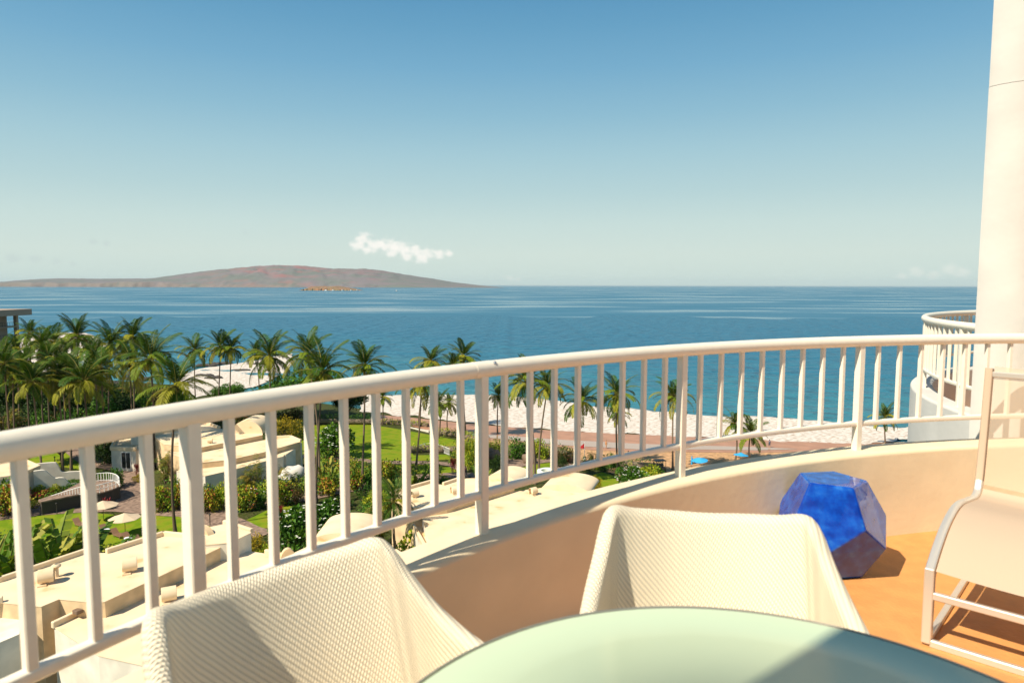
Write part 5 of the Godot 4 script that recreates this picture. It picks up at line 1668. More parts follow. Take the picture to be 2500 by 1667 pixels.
	# coconut palms: base, lean, height, frond length
	var pv := [
		[Vector3(-107.34, -26.71, -150), 0.99, 17.31, 3.6, "dark coconut palm beside the apartment block column"],
		[Vector3(-88.08, -26.15, -130), 0.67, 16.6, 3.8, "coconut palm second along the grove skyline"],
		[Vector3(-82.55, -26.23, -128), 0.62, 17.87, 4.4, "tall narrow coconut palm third along the grove skyline"],
		[Vector3(-82.16, -25.91, -118), 0.37, 16.72, 3.7, "light green coconut palm between the block and skyline palms"],
		[Vector3(-74.09, -25.81, -108), 0.2, 15.03, 3.7, "lower coconut palm above the broad green hedge"],
		[Vector3(-73.16, -26.24, -122), 1.24, 17.01, 4.6, "leaning coconut palm of the twin trunks in the grove"],
		[Vector3(-68.51, -26.4, -122), 0.4, 18.36, 4.1, "tall straight coconut palm before the blue cove"],
		[Vector3(-53.56, -25.92, -100), 0.31, 16.42, 4.9, "largest coconut palm with arching fronds over the cove"],
		[Vector3(-59.55, -25.74, -95), -0.54, 13.64, 4.3, "near coconut palm with a wide yellow stalked fan"],
		[Vector3(-36.4, -25.73, -71.94), 0.85, 16.46, 3.9, "tall coconut palm whose curved trunk stands on the near lawn"],
		[Vector3(-64.56, -25.73, -92), -0.76, 13.93, 3.5, "near coconut palm with hanging golden fronds"],
		[Vector3(-68.67, -25.73, -92), -0.34, 16.44, 3.4, "coconut palm nearest the edge of the photo"],
		[Vector3(-70.19, -28.22, -150), -0.03, 15.26, 3.7, "small headed coconut palm right of the largest palm"],
		[Vector3(-60.25, -27.78, -138), 0.9, 16.63, 3.7, "leaning coconut palm of the cove pair"],
		[Vector3(-57.74, -27.9, -138), 0.63, 16.35, 3.5, "upright coconut palm of the cove pair"],
		[Vector3(-60.19, -29.34, -160), 0, 14.39, 3.6, "slim coconut palm just left of the tall fanned one"],
		[Vector3(-40.17, -26.86, -112), 0.19, 16.51, 4.7, "tall fanned coconut palm standing clear against the sea"],
		[Vector3(-24.52, -25.93, -83.52), 1.12, 16.68, 4.1, "bushy coconut palm with a golden drooping frond over the handrail"],
		[Vector3(-26.84, -26.22, -93), -1.29, 18.19, 3.6, "palm behind the bushy one with a leaning trunk"],
		[Vector3(-20.21, -26.24, -90.04), 0.71, 16.99, 3.5, "coconut palm standing clear above the handrail with its trunk in the croton bed"],
		[Vector3(-29.04, -29.92, -150.88), 0.18, 6.39, 2.7, "young coconut palm by the surf at the lawn's edge"],
		[Vector3(-14.81, -27.12, -103.31), 0.94, 13.5, 3.4, "coconut palm with its head behind the handrail and trunk on the path"],
		[Vector3(-20.6, -30.03, -148.84), 2.83, 14.84, 4.0, "far palm whose fronds top the handrail"],
		[Vector3(-14.8, -29.44, -135.32), 0.13, 7.33, 2.9, "short bright coconut palm on the lawn's seaward corner"],
		[Vector3(-13.42, -29.84, -141.74), 0.3, 6.63, 2.4, "short yellowish coconut palm beside the bright one"],
		[Vector3(-9.36, -29.73, -137.81), -0.44, 16.78, 4.0, "tallest coconut palm rising above the middle of the handrail"],
		[Vector3(-9.52, -29.59, -135.31), -2.07, 15.09, 3.1, "companion palm below the tallest one"],
		[Vector3(-3, -30.14, -142.4), 0.17, 8.32, 3.0, "coconut palm by the sand with a skirt of low fronds"],
		[Vector3(3.34, -27.21, -96.15), -1.35, 14.96, 3.9, "coconut palm hidden by a baluster in front of the surf"],
		[Vector3(4.29, -27.99, -105.44), 1.27, 13.73, 3.5, "long curved coconut palm rooted on the round lawn"],
		[Vector3(9.98, -27.58, -97.82), 0.17, 12.41, 3.4, "coconut palm beside the red flag"],
		[Vector3(15.92, -27.88, -100.17), -0.38, 13.25, 3.5, "coconut palm behind a baluster by the dark haired bather"],
		[Vector3(18.5, -29.02, -114.9), -0.41, 8.81, 2.4, "low coconut palm growing under the taller one"],
		[Vector3(26.36, -28.81, -109.53), -0.13, 12.38, 3.5, "coconut palm on the sand beside the second railing post"],
		[Vector3(39.46, -29.54, -118.44), -0.19, 6.74, 2.9, "smaller palm of the two low ones by the parapet"],
		[Vector3(41.81, -29.52, -117.52), -0.02, 5.24, 3.0, "bigger palm of the two low ones by the parapet"],
		[Vector3(75.9, -31.01, -136.32), -0.36, 5.89, 3.0, "lone palm near the far end of the railing"],
		[Vector3(-98.81, -26.08, -135), 0.39, 14.55, 3.5, ""], [Vector3(-74.4, -25.89, -112), 0.23, 15.2, 3.6, ""], [Vector3(-64.51, -25.74, -98), 0.28, 14.58, 3.3, ""], [Vector3(-69.12, -25.96, -112), 0.36, 15.28, 3.6, ""], [Vector3(-61.84, -25.85, -102), 0.01, 14.82, 3.4, ""], [Vector3(-60.59, -25.99, -108), -0.08, 14.96, 3.3, ""], [Vector3(-72.56, -25.73, -98), 0.22, 14.56, 3.3, ""], [Vector3(-64.46, -25.73, -96), 0.1, 14.83, 3.2, ""], [Vector3(-80.57, -26.96, -140), 0.44, 15.18, 3.5, ""], [Vector3(-76.17, -25.75, -106), -0.06, 15.18, 3.2, ""], [Vector3(-87.58, -26.71, -140), 0.29, 14.92, 3.4, ""],
		[Vector3(-9.96, -25.73, -60), -0.62, 7.85, 2.1, "short dark palm leaning over the right hand villa roof"],
	]
	for p: Array in pv:
		if p[0].z > -70.0:
			palm(p[0], p[1], p[2], p[3], p[4], "", 15)
		elif p[4]:
			palm(p[0], p[1], p[2], p[3], p[4], "coconut palms of the garden and grove", 19)
		else:
			palm(p[0], p[1], p[2], p[3], "crowded coconut palm inside the dense grove by the rocky cove", "crowded palms inside the grove", 16)

func ground_cover(label: String, poly: Array, pals: Array, size: float) -> void:
	var pp := PackedVector2Array(poly)
	var box := Rect2(pp[0], Vector2.ZERO)
	for p in pp:
		box = box.expand(p)
	var clump := foliage(70, 0.24, [Color(1, 1, 1)], 4)
	var mm := MultiMesh.new()
	mm.transform_format = MultiMesh.TRANSFORM_3D
	mm.use_colors = true
	mm.mesh = clump.mesh()
	var at := []
	for i in int(box.get_area() / (size * size) * 1.7):
		var p := box.position + Vector2(rng.randf(), rng.randf()) * box.size
		if Geometry2D.is_point_in_polygon(p, pp):
			at.append(p)
	mm.instance_count = at.size()
	for i in at.size():
		var p: Vector2 = at[i]
		var s := size * rng.randf_range(0.5, 1.0)
		mm.set_instance_transform(i, Transform3D(Basis(Vector3.UP, rng.randf() * TAU) * Basis.from_scale(Vector3(s, s * rng.randf_range(0.6, 1.2), s)), Vector3(p.x, ground_y(p.x, p.y) - 0.1, p.y)))
		var pal: Array = pals[0 if rng.randf() < 0.5 else rng.randi() % pals.size()]
		mm.set_instance_color(i, pick(pal))
	var o := MultiMeshInstance3D.new()
	o.name = numbered("ground_cover")
	o.multimesh = mm
	o.material_override = M.leaf
	add_child(o)
	tag(o, label, "planting", "", "stuff")

# ---------------------------------------------------------------- villas
func villas() -> void:
	# near villa: two roof levels with low parapets, white walls towards the hotel
	var o := thing("near_villa", "near cream flat roofed villa seen under the railing beside the woven chair", "villa")
	block(o, [Vector2(-34.31, -39.13), Vector2(-35.45, -41.72), Vector2(-33.78, -43.64), Vector2(-31.19, -48.5), Vector2(-29.57, -48.51), Vector2(-28.12, -50.76), Vector2(-27.3, -52.05), Vector2(-25.53, -51.62), Vector2(-23.54, -54.55), Vector2(-20.69, -52.7), Vector2(-23.02, -46.41), Vector2(-25.23, -40.86), Vector2(-25.92, -40.75), Vector2(-28.29, -41.18), Vector2(-28.71, -40.19), Vector2(-31.6, -40.72)], -26.0, -18.3, [1, 2, 4, 5, 6, 8, 15], 0.35, M.villa_tan)
	block(o, [Vector2(-27.67, -39.72), Vector2(-26.81, -41.97), Vector2(-25.95, -41.98), Vector2(-23.53, -47.39), Vector2(-21.59, -51.89), Vector2(-18.87, -51.01), Vector2(-17.35, -50.22), Vector2(-15.59, -53.55), Vector2(-12.55, -54.1), Vector2(-8.93, -51.05), Vector2(-6.14, -47.47), Vector2(-11.54, -41.33), Vector2(-15.92, -36.98), Vector2(-18.14, -34.92), Vector2(-23.05, -36.53)], -26.0, -19.35, [0, 5, 9], 0.35)
	barrel(o, "curved_gable", Vector2(-16.15, -53.55), Vector2(-11.37, -53.57), -19.4, 0.75, 5.0, M.roof)
	barrel(o, "curved_gable", Vector2(-17.28, -49.45), Vector2(-16.26, -49.92), -19.4, 0.95, 0.4, M.villa_tan)
	block(o, [Vector2(-24.48, -52.78), Vector2(-23.22, -53.81), Vector2(-20.37, -51.9), Vector2(-21.13, -49.85), Vector2(-22.81, -49.35)], -26.0, -18.0, [], 0.3)
	barrel(o, "curved_gable", Vector2(-25.29, -52.68), Vector2(-23.3, -51.12), -18.35, 0.8, 0.5, M.villa_tan)
	block(o, [Vector2(-33.56, -38.16), Vector2(-36.52, -41.67), Vector2(-32.88, -42.35), Vector2(-31.15, -42.13), Vector2(-29.12, -38.74), Vector2(-30.38, -35.99)], -26.0, -19.3, [2], 0.4, M.villa_white, M.villa_white)
	# a scupper in the wall and a downpipe under it
	var m := MB.new()
	m.box(Vector3.ZERO, Vector3(0.5, 0.28, 0.4), Basis(), 0.03)
	m.box(Vector3(0, 0.15, 0.03), Vector3(0.62, 0.08, 0.5))
	part("scupper", m, M.rust_brown, o, Transform3D(Basis(Vector3.UP, -0.5), Vector3(-27.01, -20.3, -40.54) + Vector3(0.35, 0, 0.45)))
	m = MB.new()
	m.tube([Vector3(0, -0.1, 0), Vector3(0, -2.6, -0.05)], [0.11], 8)
	part("downpipe", m, M.rust_brown, o, Transform3D(Basis(), Vector3(-27.01, -20.3, -40.54) + Vector3(0.35, 0, 0.45)))
	m = MB.new()
	m.box(Vector3.ZERO, Vector3(0.5, 0.25, 0.4), Basis(), 0.03)
	part("scupper", m, M.rust_brown, o, Transform3D(Basis(Vector3.UP, -0.5), Vector3(-26.99, -18.9, -41.06) + Vector3(0.1, 0, 0.3)))
	roof_vent("hooded roof vent on the upper roof behind the first baluster gap", Vector3(-30.59, -18.3, -43.4), 0.5)
	roof_vent("hooded roof vent in the middle of the near villa's upper roof", Vector3(-26.12, -18.3, -45.23), 0.5)
	roof_vent("hooded roof vent on the lower roof just above the woven chair", Vector3(-22.39, -19.35, -43.07), 0.5)
	var mv := thing("pipe_vent", "small mushroom topped pipe vent beside a roof vent", "pipe vent", Vector3(-30.6, -18.3, -44.42))
	m = MB.new()
	m.tube([Vector3(0, 0, 0), Vector3(0, 0.7, 0)], [0.14], 9)
	part("pipe", m, M.roof, mv)
	m = MB.new()
	m.lathe(Vector3(0, 0.7, 0), [Vector2(0.0, -0.02), Vector2(0.28, -0.02), Vector2(0.3, 0.08), Vector2(0.18, 0.18), Vector2(0.0, 0.2)], 12)
	part("cap", m, M.roof, mv)

	# right hand villa
	o = thing("stepped_villa", "stepped cream villa roof seen between the middle balusters and the parapet", "villa")
	block(o, [Vector2(-11.85, -65.67), Vector2(-8.52, -69.46), Vector2(-7, -68.74), Vector2(-5.15, -71.14), Vector2(-2.29, -71.47), Vector2(0.28, -69.67), Vector2(-0.93, -68.35), Vector2(-6.11, -62.92), Vector2(-9.03, -61.47)], -26.2, -19.2, [0, 2], 0.3, M.villa_tan)
	barrel(o, "curved_gable", Vector2(-2.79, -70.85), Vector2(0.54, -69.37), -19.25, 0.7, 4.0, M.roof)
	block(o, [Vector2(-8.34, -61.91), Vector2(-6.18, -63.53), Vector2(-0.95, -69.37), Vector2(3.52, -71.27), Vector2(8.16, -69.85), Vector2(9.95, -64.59), Vector2(0.03, -54.23), Vector2(-4.25, -53.35), Vector2(-6.76, -55.08)], -26.2, -20.2, [5], 0.3)
	barrel(o, "curved_gable", Vector2(3.06, -70.68), Vector2(8.07, -69.01), -20.25, 0.75, 5.0, M.roof)
	block(o, [Vector2(-9, -61.1), Vector2(-7.47, -64.22), Vector2(-2.6, -61.13), Vector2(-3.09, -56.23), Vector2(-7.2, -55.77)], -26.2, -21.0, [3, 4], 0.4, M.villa_white)
	roof_vent("hooded roof vent at the near corner of the stepped villa roof", Vector3(-9.41, -19.2, -64.64), 0.5, 0.8)
	roof_vent("hooded roof vent in the middle of the stepped villa roof", Vector3(-5.61, -19.2, -65.71), 0.5, 0.8)
	roof_vent("hooded roof vent on the low roof just above the parapet", Vector3(2.22, -20.2, -68.69), 0.7, 0.8)

	# middle villa with a domed gable
	o = thing("domed_villa", "cream villa with three stepped roofs and a domed gable", "villa")
	block(o, [Vector2(-54.13, -101.31), Vector2(-51.98, -104.23), Vector2(-50.87, -109.57), Vector2(-50.39, -110.57), Vector2(-46.12, -106.1), Vector2(-43.39, -104.31), Vector2(-38.71, -104.35), Vector2(-37.65, -101.45), Vector2(-43.33, -93.57), Vector2(-49.31, -95.24)], -26.5, -21.3, [0, 1, 3], 0.35, M.villa_tan)
	barrel(o, "domed_gable", Vector2(-42.79, -102.55), Vector2(-38.06, -102.59), -21.35, 2.0, 5.0, M.roof)
	block(o, [Vector2(-48.72, -94.01), Vector2(-43.26, -93.35), Vector2(-37.49, -100.95), Vector2(-36.5, -102.34), Vector2(-33.88, -102.92), Vector2(-31.53, -100.19), Vector2(-34.71, -93.65), Vector2(-37.72, -89.59), Vector2(-41.3, -87.87)], -26.5, -22.0, [3, 4], 0.35, M.villa_tan)
	block(o, [Vector2(-43.49, -86.79), Vector2(-42.17, -90.9), Vector2(-38.38, -92.23), Vector2(-35.73, -96.39), Vector2(-32.46, -95.94), Vector2(-32.28, -94.53), Vector2(-36.4, -87.63), Vector2(-38.76, -84.54)], -26.5, -22.8, [], 0.3)
	block(o, [Vector2(-35.73, -96.39), Vector2(-32.45, -103.09), Vector2(-31.86, -102.01), Vector2(-32.19, -95.47)], -26.5, -22.75, [], 0.3)
	roof_vent("boxy vent on the upper roof below the domed gable", Vector3(-43.17, -21.3, -96.05), 0.3, 0.7)
	# a pergola in front of it
	var pg := thing("pergola", "white timber pergola at the foot of the domed villa", "pergola", Vector3(-39.92, -25.87, -88.69), 0.25)
	for k in 4:
		var pm := MB.new()
		pm.tube([Vector3(-1.9 + k * 1.27, -0.1, 1.2), Vector3(-1.9 + k * 1.27, 2.6, 1.2)], [0.13], 8)
		part("column", pm, M.villa_white, pg)
	for k in 2:
		var pm := MB.new()
		pm.box(Vector3(0, 2.66, 1.2 - k * 2.2), Vector3(4.6, 0.16, 0.12))
		part("beam", pm, M.villa_white, pg)
	for k in 9:
		var pm := MB.new()
		pm.box(Vector3(-2.0 + k * 0.5, 2.80, 0.15), Vector3(0.09, 0.13, 3.0))
		part("rafter", pm, M.villa_white, pg)
	var pb := MB.new()
	pb.box(Vector3(0, 1.3, -1.4), Vector3(4.8, 2.9, 0.3))
	part("rear_wall", pb, M.villa_white, pg)

	# white houses beside the lawn
	o = thing("white_house", "white house with a framed window at the edge of the photo", "house")
	block(o, [Vector2(-67.47, -79.27), Vector2(-78.13, -92.1), Vector2(-68.06, -92.18), Vector2(-61.5, -87.15), Vector2(-61.27, -82.78)], -26.2, -22.5, [2, 3, 4], 0.35)
	window_on(o, Vector2(-67.47, -79.27), Vector2(-61.27, -82.78), 0.78, -24.2, 1.5, 1.8)
	window_on(o, Vector2(-67.47, -79.27), Vector2(-61.27, -82.78), 0.93, -24.2, 1.2, 1.8)
	o = thing("scalloped_wall", "white garden wall stepping down in scallops behind the ramp", "garden wall")
	upright(o, "wall_face", Vector2(-60.98, -85.31), Vector2(-56.42, -88.14), -26.0, [Vector2(0.0, 3.6), Vector2(0.18, 3.6), Vector2(0.26, 3.3), Vector2(0.4, 2.4), Vector2(0.5, 2.35), Vector2(0.6, 2.2), Vector2(0.72, 1.4), Vector2(0.84, 1.35), Vector2(0.94, 1.0), Vector2(1.0, 0.8)], 0.45, M.villa_white)
	upright(o, "rear_wall", Vector2(-65.77, -91.07), Vector2(-59.44, -93.89), -26.0, [Vector2(0.0, 2.9), Vector2(0.4, 2.9), Vector2(0.48, 2.6), Vector2(0.55, 1.5), Vector2(0.7, 1.4), Vector2(0.9, 1.3), Vector2(1.0, 1.2)], 0.4, M.villa_white)
	o = thing("far_white_house", "far white house with stepped walls behind the dark bushes", "house")
	block(o, [Vector2(-58.4, -97.76), Vector2(-61.15, -103.52), Vector2(-58.21, -106.99), Vector2(-53.68, -100.35), Vector2(-54.57, -97.3)], -26.6, -22.7, [0, 4], 0.5)
	block(o, [Vector2(-57.19, -100.83), Vector2(-59.03, -105.51), Vector2(-56.99, -106.78), Vector2(-53.32, -101.43)], -26.6, -21.2, [3], 0.4)
	window_on(o, Vector2(-54.57, -97.3), Vector2(-58.4, -97.76), 0.4, -24.2, 1.4, 2.4)

	# apartment block
	o = thing("apartment_block", "tan concrete apartment block with deep balconies above the palms", "apartment block", Vector3(-125.6, -27, -165))
	for k in 8:
		var m2 := MB.new()
		var y := 20.9 - 3.05 * k
		if k == 0:
			m2.box(Vector3(-9.5, y + 0.55, 0), Vector3(29.5, 1.5, 12.0), Basis(), 0.05)
			part("roof_slab", m2, M.condo, o)
			continue
		m2.box(Vector3(-10.5, y, 0), Vector3(26.0, 0.30, 10.0))
		m2.box(Vector3(-10.5, y + 0.5, 4.9), Vector3(26.0, 0.9, 0.22))
		part("balcony_slab", m2, M.condo, o)
		m2 = MB.new()
		m2.box(Vector3(-10.2, y + 1.5, -1.0), Vector3(21.0, 2.75, 6.0))
		part("wall", m2, M.condo, o)
		for j in 4:
			m2 = MB.new()
			m2.box(Vector3(-1.8 - 4.6 * j, y + 1.3, 2.03), Vector3(2.6, 2.3, 0.08))
			part("window", m2, M.dark_glass, o)
		m2 = MB.new()
		for j in 11:
			m2.box(Vector3(2.45, y + 0.65, 4.4 - j * 0.8), Vector3(0.05, 1.1, 0.05))
		m2.box(Vector3(2.45, y + 1.2, 0.4), Vector3(0.06, 0.07, 8.6))
		part("side_railing", m2, M.dark_metal, o)
	for k: Vector2 in [Vector2(2.1, 4.6), Vector2(-10, 4.6), Vector2(2.1, -4.6)]:
		var m2 := MB.new()
		m2.box(Vector3(k.x, 10.0, k.y), Vector3(0.75, 21.2, 0.75))
		part("column", m2, M.condo, o)

# ---------------------------------------------------------------- small garden and beach things
func small_things() -> void:
	# curved ramp on a rubble wall
	var o := thing("ramp_terrace", "curved terrace ramp on a rubble stone wall beside the path", "terrace")
	var pl := [Vector2(-55.23, -85.61), Vector2(-53.54, -86.73), Vector2(-52.22, -86.92), Vector2(-50.74, -86.01), Vector2(-49.6, -84.57), Vector2(-49.72, -82.84), Vector2(-50.28, -81.5), Vector2(-52.22, -81.16), Vector2(-53.65, -79.55), Vector2(-55.02, -78), Vector2(-55.63, -78.6), Vector2(-54.91, -81.47)]
	var m := MB.new()
	m.prism(pl, -26.1, -24.15)
	part("rubble_wall", m, M.rock, o)
	m = MB.new()
	m.prism(Array(Geometry2D.offset_polygon(PackedVector2Array(pl), 0.15)[0]), -24.16, -24.0)
	part("deck", m, M.path, o)
	rail_fence("white_railing", "white railing curving round the far side of the ramp terrace", [Vector3(-54.65, -24, -85.28), Vector3(-53.22, -24, -86.2), Vector3(-51.91, -24, -86.39), Vector3(-50.54, -24, -85.49), Vector3(-49.36, -24, -84.07)], 1.05, 0.32, M.plain_white)
	rail_fence("white_railing", "thin white railing along the near side of the ramp terrace", [Vector3(-49.25, -24, -83.89), Vector3(-49.63, -24, -82.68), Vector3(-50.19, -24, -81.34), Vector3(-51.27, -24, -80.84)], 1.0, 0.55, M.plain_white, true)
	rail_fence("white_railing", "white railing sloping down the ramp to the path", [Vector3(-51.87, -24, -80.84), Vector3(-54.29, -24.7, -80.48), Vector3(-56.55, -25.4, -79.83)], 1.0, 0.32, M.plain_white)
	rail_fence("white_railing", "short white railing in front of the ramp", [Vector3(-54.29, -25.73, -82.08), Vector3(-53.58, -25.73, -83.04)], 1.05, 0.3, M.plain_white)
	rail_fence("white_railing", "white handrail beside the steps to the far white house", [Vector3(-61.68, -25.86, -102.35), Vector3(-59.47, -25.87, -101.45), Vector3(-59.14, -25.9, -102.5), Vector3(-59.63, -25.93, -104.61)], 1.1, 1.5, M.plain_white, true)
	rail_fence("white_railing", "white handrail slanting through the croton beds below the villa", [Vector3(-34.41, -25.9, -86.69), Vector3(-32.87, -25.9, -85.84), Vector3(-31.23, -25.89, -84.65)], 1.0, 1.3, M.plain_white, true)
	rail_fence("white_railing", "white railing in the croton border on the big lawn", [Vector3(-16.56, -28.32, -119.31), Vector3(-15.47, -28.6, -122.29), Vector3(-13.63, -28.64, -121.83), Vector3(-10.84, -28.38, -117.24)], 1.2, 0.3, M.plain_white)
	rail_fence("white_railing", "short white rail near the edge of the photo under the handrail", [Vector3(-91.37, -25.83, -120.08), Vector3(-90.83, -25.88, -122.34), Vector3(-88.76, -25.9, -121.74)], 1.4, 0.4, M.plain_white)
	o = thing("low_white_wall", "low curved white wall at the seaward end of the lawn", "garden wall")
	upright(o, "wall_face", Vector2(-26.3, -147.8), Vector2(-22.46, -147.92), -31.5, [Vector2(0, 1.6), Vector2(0.5, 1.6), Vector2(1, 1.7)], 0.4, M.villa_white)
	upright(o, "wall_face", Vector2(-22.46, -147.92), Vector2(-17.43, -142.12), -31.5, [Vector2(0, 1.7), Vector2(0.5, 1.9), Vector2(1, 2.2)], 0.4, M.villa_white)
	o = thing("ring_seat", "white ring shaped stone seat on the plaza", "seat", Vector3(5.53, -27.95, -104.37))
	m = MB.new()
	m.lathe(Vector3.ZERO, [Vector2(0.95, -0.1), Vector2(0.95, 0.5), Vector2(1.0, 0.55), Vector2(1.55, 0.55), Vector2(1.6, 0.5), Vector2(1.6, -0.1)], 32)
	part("ring", m, M.plain_white, o)
	o = thing("rock_pile", "brown rock pile between the areca palms near the beach", "rock pile", Vector3(-3.91, -28.18, -111.58))
	m = MB.new()
	for k in 9:
		rock_lump(m, Vector3(rng.randf_range(-1.4, 1.4), rng.randf_range(0.2, 2.2), rng.randf_range(-0.8, 0.8)), Vector3(rng.randf_range(0.6, 1.1), rng.randf_range(0.5, 0.9), rng.randf_range(0.6, 0.9)), 300 + k)
	part("stones", m, M.rust_brown, o)
	var bp := [[Vector3(-31.31, -26.13, -93.43), 1.3], [Vector3(-30.69, -26.17, -94), 1.6], [Vector3(-31.44, -26.07, -92.44), 1.0], [Vector3(2.94, -28.55, -113.01), 1.3]]
	var bl := ["pale rounded boulder between two others at the villa corner", "largest pale boulder against the shaded villa wall", "smallest pale boulder at the villa corner", "brown boulder beside the leaning palm on the plaza"]
	for i in bp.size():
		o = thing("boulder", bl[i], "boulder", bp[i][0], 0.0, "garden boulders")
		m = MB.new()
		var s: float = bp[i][1]
		rock_lump(m, Vector3(0, s * 0.55, 0), Vector3(s, s * 0.85, s * 0.9), 400 + i)
		part("stone", m, M.boulder if i < 3 else M.rust_brown, o)
	# lawn with parasols and sun loungers
	market_umbrella("open beige parasol over the loungers on the near lawn", Vector3(-41.77, -25.73, -71.79), 1.62, 2.5, M.canvas_beige)
	market_umbrella("open beige parasol mostly hidden by the third baluster", Vector3(-46.79, -25.73, -76.26), 1.62, 2.4, M.canvas_beige)
	var lp := [Vector3(-44.03, -25.73, -72.39), Vector3(-42.09, -25.73, -71.18), Vector3(-40.21, -25.73, -70.02), Vector3(-38.6, -25.73, -69.12), Vector3(-48.23, -25.73, -74.39)]
	var ll := ["first timber sun lounger of the row by the parasol", "second timber sun lounger of the row by the parasol", "third timber sun lounger under the open parasol", "timber sun lounger at the villa end of the row", "lone timber sun lounger behind the banana leaves"]
	for i in lp.size():
		lounger(ll[i], lp[i], 1.0, i in [0, 2])
	# beach
	market_umbrella("open bright blue beach umbrella nearest the railing post", Vector3(30.94, -28.9, -109.89), 1.35, 2.2, M.canvas_blue, false, 0.12)
	market_umbrella("open bright blue beach umbrella between the two low palms", Vector3(39.32, -29.35, -115.22), 1.3, 2.1, M.canvas_blue, false, -0.1)
	market_umbrella("folded blue beach umbrella beside the open one", Vector3(29.68, -28.92, -110.43), 1.0, 2.3, M.canvas_blue, true)
	o = thing("warning_flag", "red warning flag on a white pole at the top of the beach", "flag", Vector3(12.41, -28.89, -114.39))
	m = MB.new()
	m.tube([Vector3(0, -0.1, 0), Vector3(0, 3.6, 0)], [0.045], 8)
	part("pole", m, M.plain_white, o)
	m = MB.new()
	m.box(Vector3(0, 0.5, 0), Vector3(0.3, 1.1, 0.3), Basis(), 0.03)
	part("base", m, M.plain_white, o)
	m = MB.new()
	var rows := []
	for i in 8:
		var row := []
		for j in 6:
			var s := j / 5.0
			row.append(Vector3(-0.04 - 0.85 * s * (1.0 - 0.25 * i / 7.0), 3.45 - 0.95 * i / 7.0 - 0.75 * s * (1.0 - i / 7.0), 0.08 * sin(s * 5.0)))
		rows.append(row)
	m.grid(rows)
	part("cloth", m, M.flag_red, o)
	o = thing("beach_cart", "small dark beach cart with a canopy beside the bushes", "cart", Vector3(23.82, -28.67, -108.01), 0.3)
	m = MB.new()
	m.box(Vector3(0, 1.9, 0), Vector3(1.9, 0.1, 1.2), Basis(), 0.03)
	part("canopy", m, M.dark_metal, o)
	m = MB.new()
	m.box(Vector3(0, 0.6, 0), Vector3(1.9, 0.35, 1.1), Basis(), 0.05)
	m.box(Vector3(-0.2, 0.95, 0), Vector3(0.5, 0.5, 1.0), Basis(), 0.05)
	part("body", m, M.rust_brown, o)
	for k: Vector2 in [Vector2(-0.85, -0.5), Vector2(0.85, -0.5), Vector2(-0.85, 0.5), Vector2(0.85, 0.5)]:
		m = MB.new()
		m.box(Vector3(k.x, 1.3, k.y), Vector3(0.05, 1.2, 0.05))
		part("canopy_post", m, M.dark_metal, o)
		m = MB.new()
		m.tube([Vector3(k.x * 0.75, 0.26, k.y * 1.1 - 0.08), Vector3(k.x * 0.75, 0.26, k.y * 1.1 + 0.08)], [0.26], 12)
		part("wheel", m, M.dark_metal, o)
	var li := [Vector3(-53.6, -25.73, -78.46), Vector3(-33.91, -25.73, -74.73), Vector3(-15.98, -27.29, -106.09), Vector3(-11.81, -27.58, -107.71), Vector3(-68.33, -25.73, -100.16), Vector3(-25.29, -25.87, -80.5)]
	var ls := ["short path light on the near path by the ramp", "path light with a flat cap on the small lawn by the villa", "thin path light beside the palm on the mid path", "path light on the lawn below the white railing", "dark path light behind the scalloped wall", "path light at the tip of the small lawn island"]
	for i in li.size():
		short_post(ls[i], li[i], 1.3)
	person(Vector3(17.99, -29.78, -128.03), 2.2, Color(0.42, 0.22, 0.12), Color(0.45, 0.20, 0.06), Color(0.30, 0.18, 0.07), true, "bare chested person in orange shorts walking on the wet sand", 0.22)
	person(Vector3(20.36, -29.18, -117.2), 3.0, Color(0.02, 0.02, 0.025), Color(0.03, 0.03, 0.035), Color(0.02, 0.015, 0.01), false, "person in black shirt and shorts standing on the dry sand", 0.05)
	person(Vector3(-6.81, -27.09, -99), 0.6, Color(0.55, 0.16, 0.12), Color(0.08, 0.06, 0.06), Color(0.04, 0.03, 0.02), false, "person in a coral top walking on the garden path", 0.18)
	person(Vector3(50.45, -30.39, -131.45), 2.8, Color(0.10, 0.12, 0.2), Color(0.05, 0.06, 0.10), Color(0.05, 0.03, 0.02), true, "bather in dark trunks at the edge of the surf", 0.15)
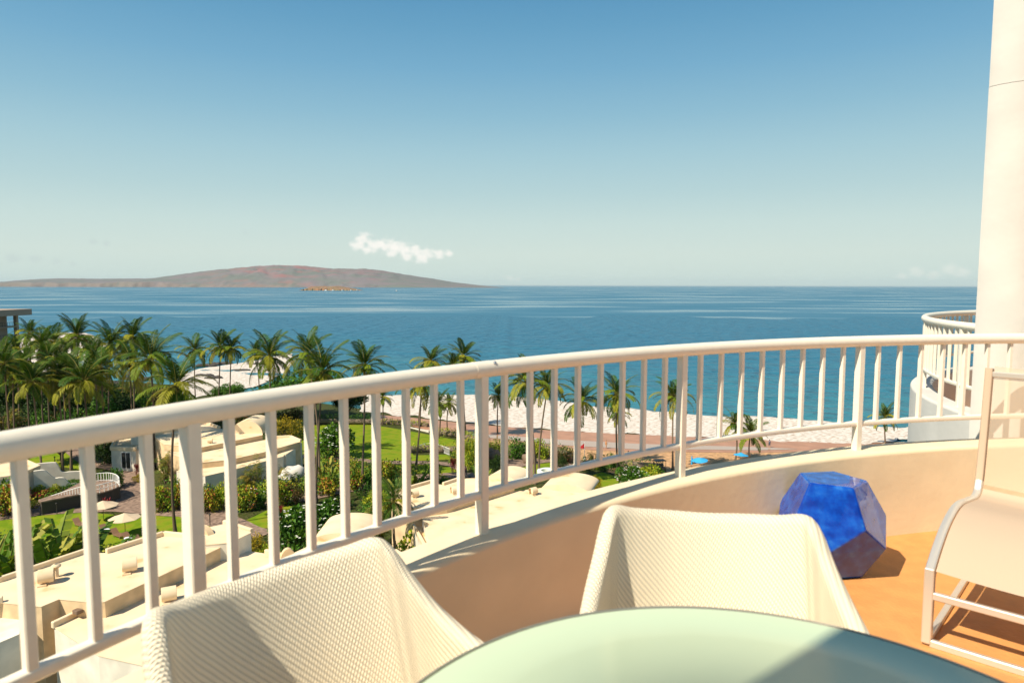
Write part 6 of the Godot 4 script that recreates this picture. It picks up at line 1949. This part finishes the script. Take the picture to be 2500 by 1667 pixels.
	person(Vector3(5.26, -29.43, -125.83), 2.5, Color(0.75, 0.72, 0.68), Color(0.4, 0.3, 0.2), Color(0.1, 0.06, 0.03), false, "person in a white top between the beach bushes", 0.1)

func _ready() -> void:
	rng.seed = 20240611
	# camera
	var cam := Camera3D.new()
	cam.name = "camera"
	add_child(cam)
	var at := CameraAttributesPhysical.new()
	at.frustum_focal_length = 24.0
	at.frustum_focus_distance = 60.0
	at.frustum_near = 0.05
	at.frustum_far = 90000.0
	at.exposure_aperture = 5.6
	cam.attributes = at
	cam.keep_aspect = Camera3D.KEEP_HEIGHT
	cam.fov = 53.13
	cam.near = 0.05
	cam.far = 90000.0
	cam.position = Vector3(0, EYE, 0)
	cam.rotation = Vector3(-atan(137.0 / 1667.0), 0, 0.0019)
	cam.current = true
	# sky, air and exposure
	var env := Environment.new()
	env.background_mode = Environment.BG_SKY
	env.sky = make_sky()
	env.background_energy_multiplier = 0.74
	env.tonemap_mode = Environment.TONE_MAPPER_LINEAR
	env.tonemap_exposure = 1.4
	env.fog_enabled = true
	env.fog_density = 0.00002
	env.fog_light_color = Color(0.86, 0.93, 0.95)
	env.sdfgi_enabled = true
	env.ssao_enabled = true
	env.ssil_enabled = true
	var we := WorldEnvironment.new()
	we.name = "environment"
	we.environment = env
	add_child(we)
	# sun: behind the camera, to the left
	var sun := DirectionalLight3D.new()
	sun.name = "sun"
	sun.light_color = Color(1.0, 0.962, 0.885)
	sun.light_energy = 1.6
	sun.light_angular_distance = 0.5
	sun.shadow_enabled = true
	add_child(sun)
	var el := deg_to_rad(48.0)
	sun.look_at_from_position(Vector3.ZERO, -Vector3(-0.787 * cos(el), sin(el), 0.617 * cos(el)))
	# structure, then things
	make_materials()
	weave_material()
	land()
	balcony()
	villas()
	make_fronds()
	make_bushes()
	garden()
	small_things()
	ceramic_stool()
	glass_table()
	woven_chair("white woven armchair nearest the railing, its back catching a diagonal shadow", Vector3(-0.245, -0.0, -1.04), deg_to_rad(48.0))
	woven_chair("sunlit white woven armchair pushed in behind the glass table", Vector3(0.415, 0, -1.295), deg_to_rad(-8.7))
	lounge_chair()
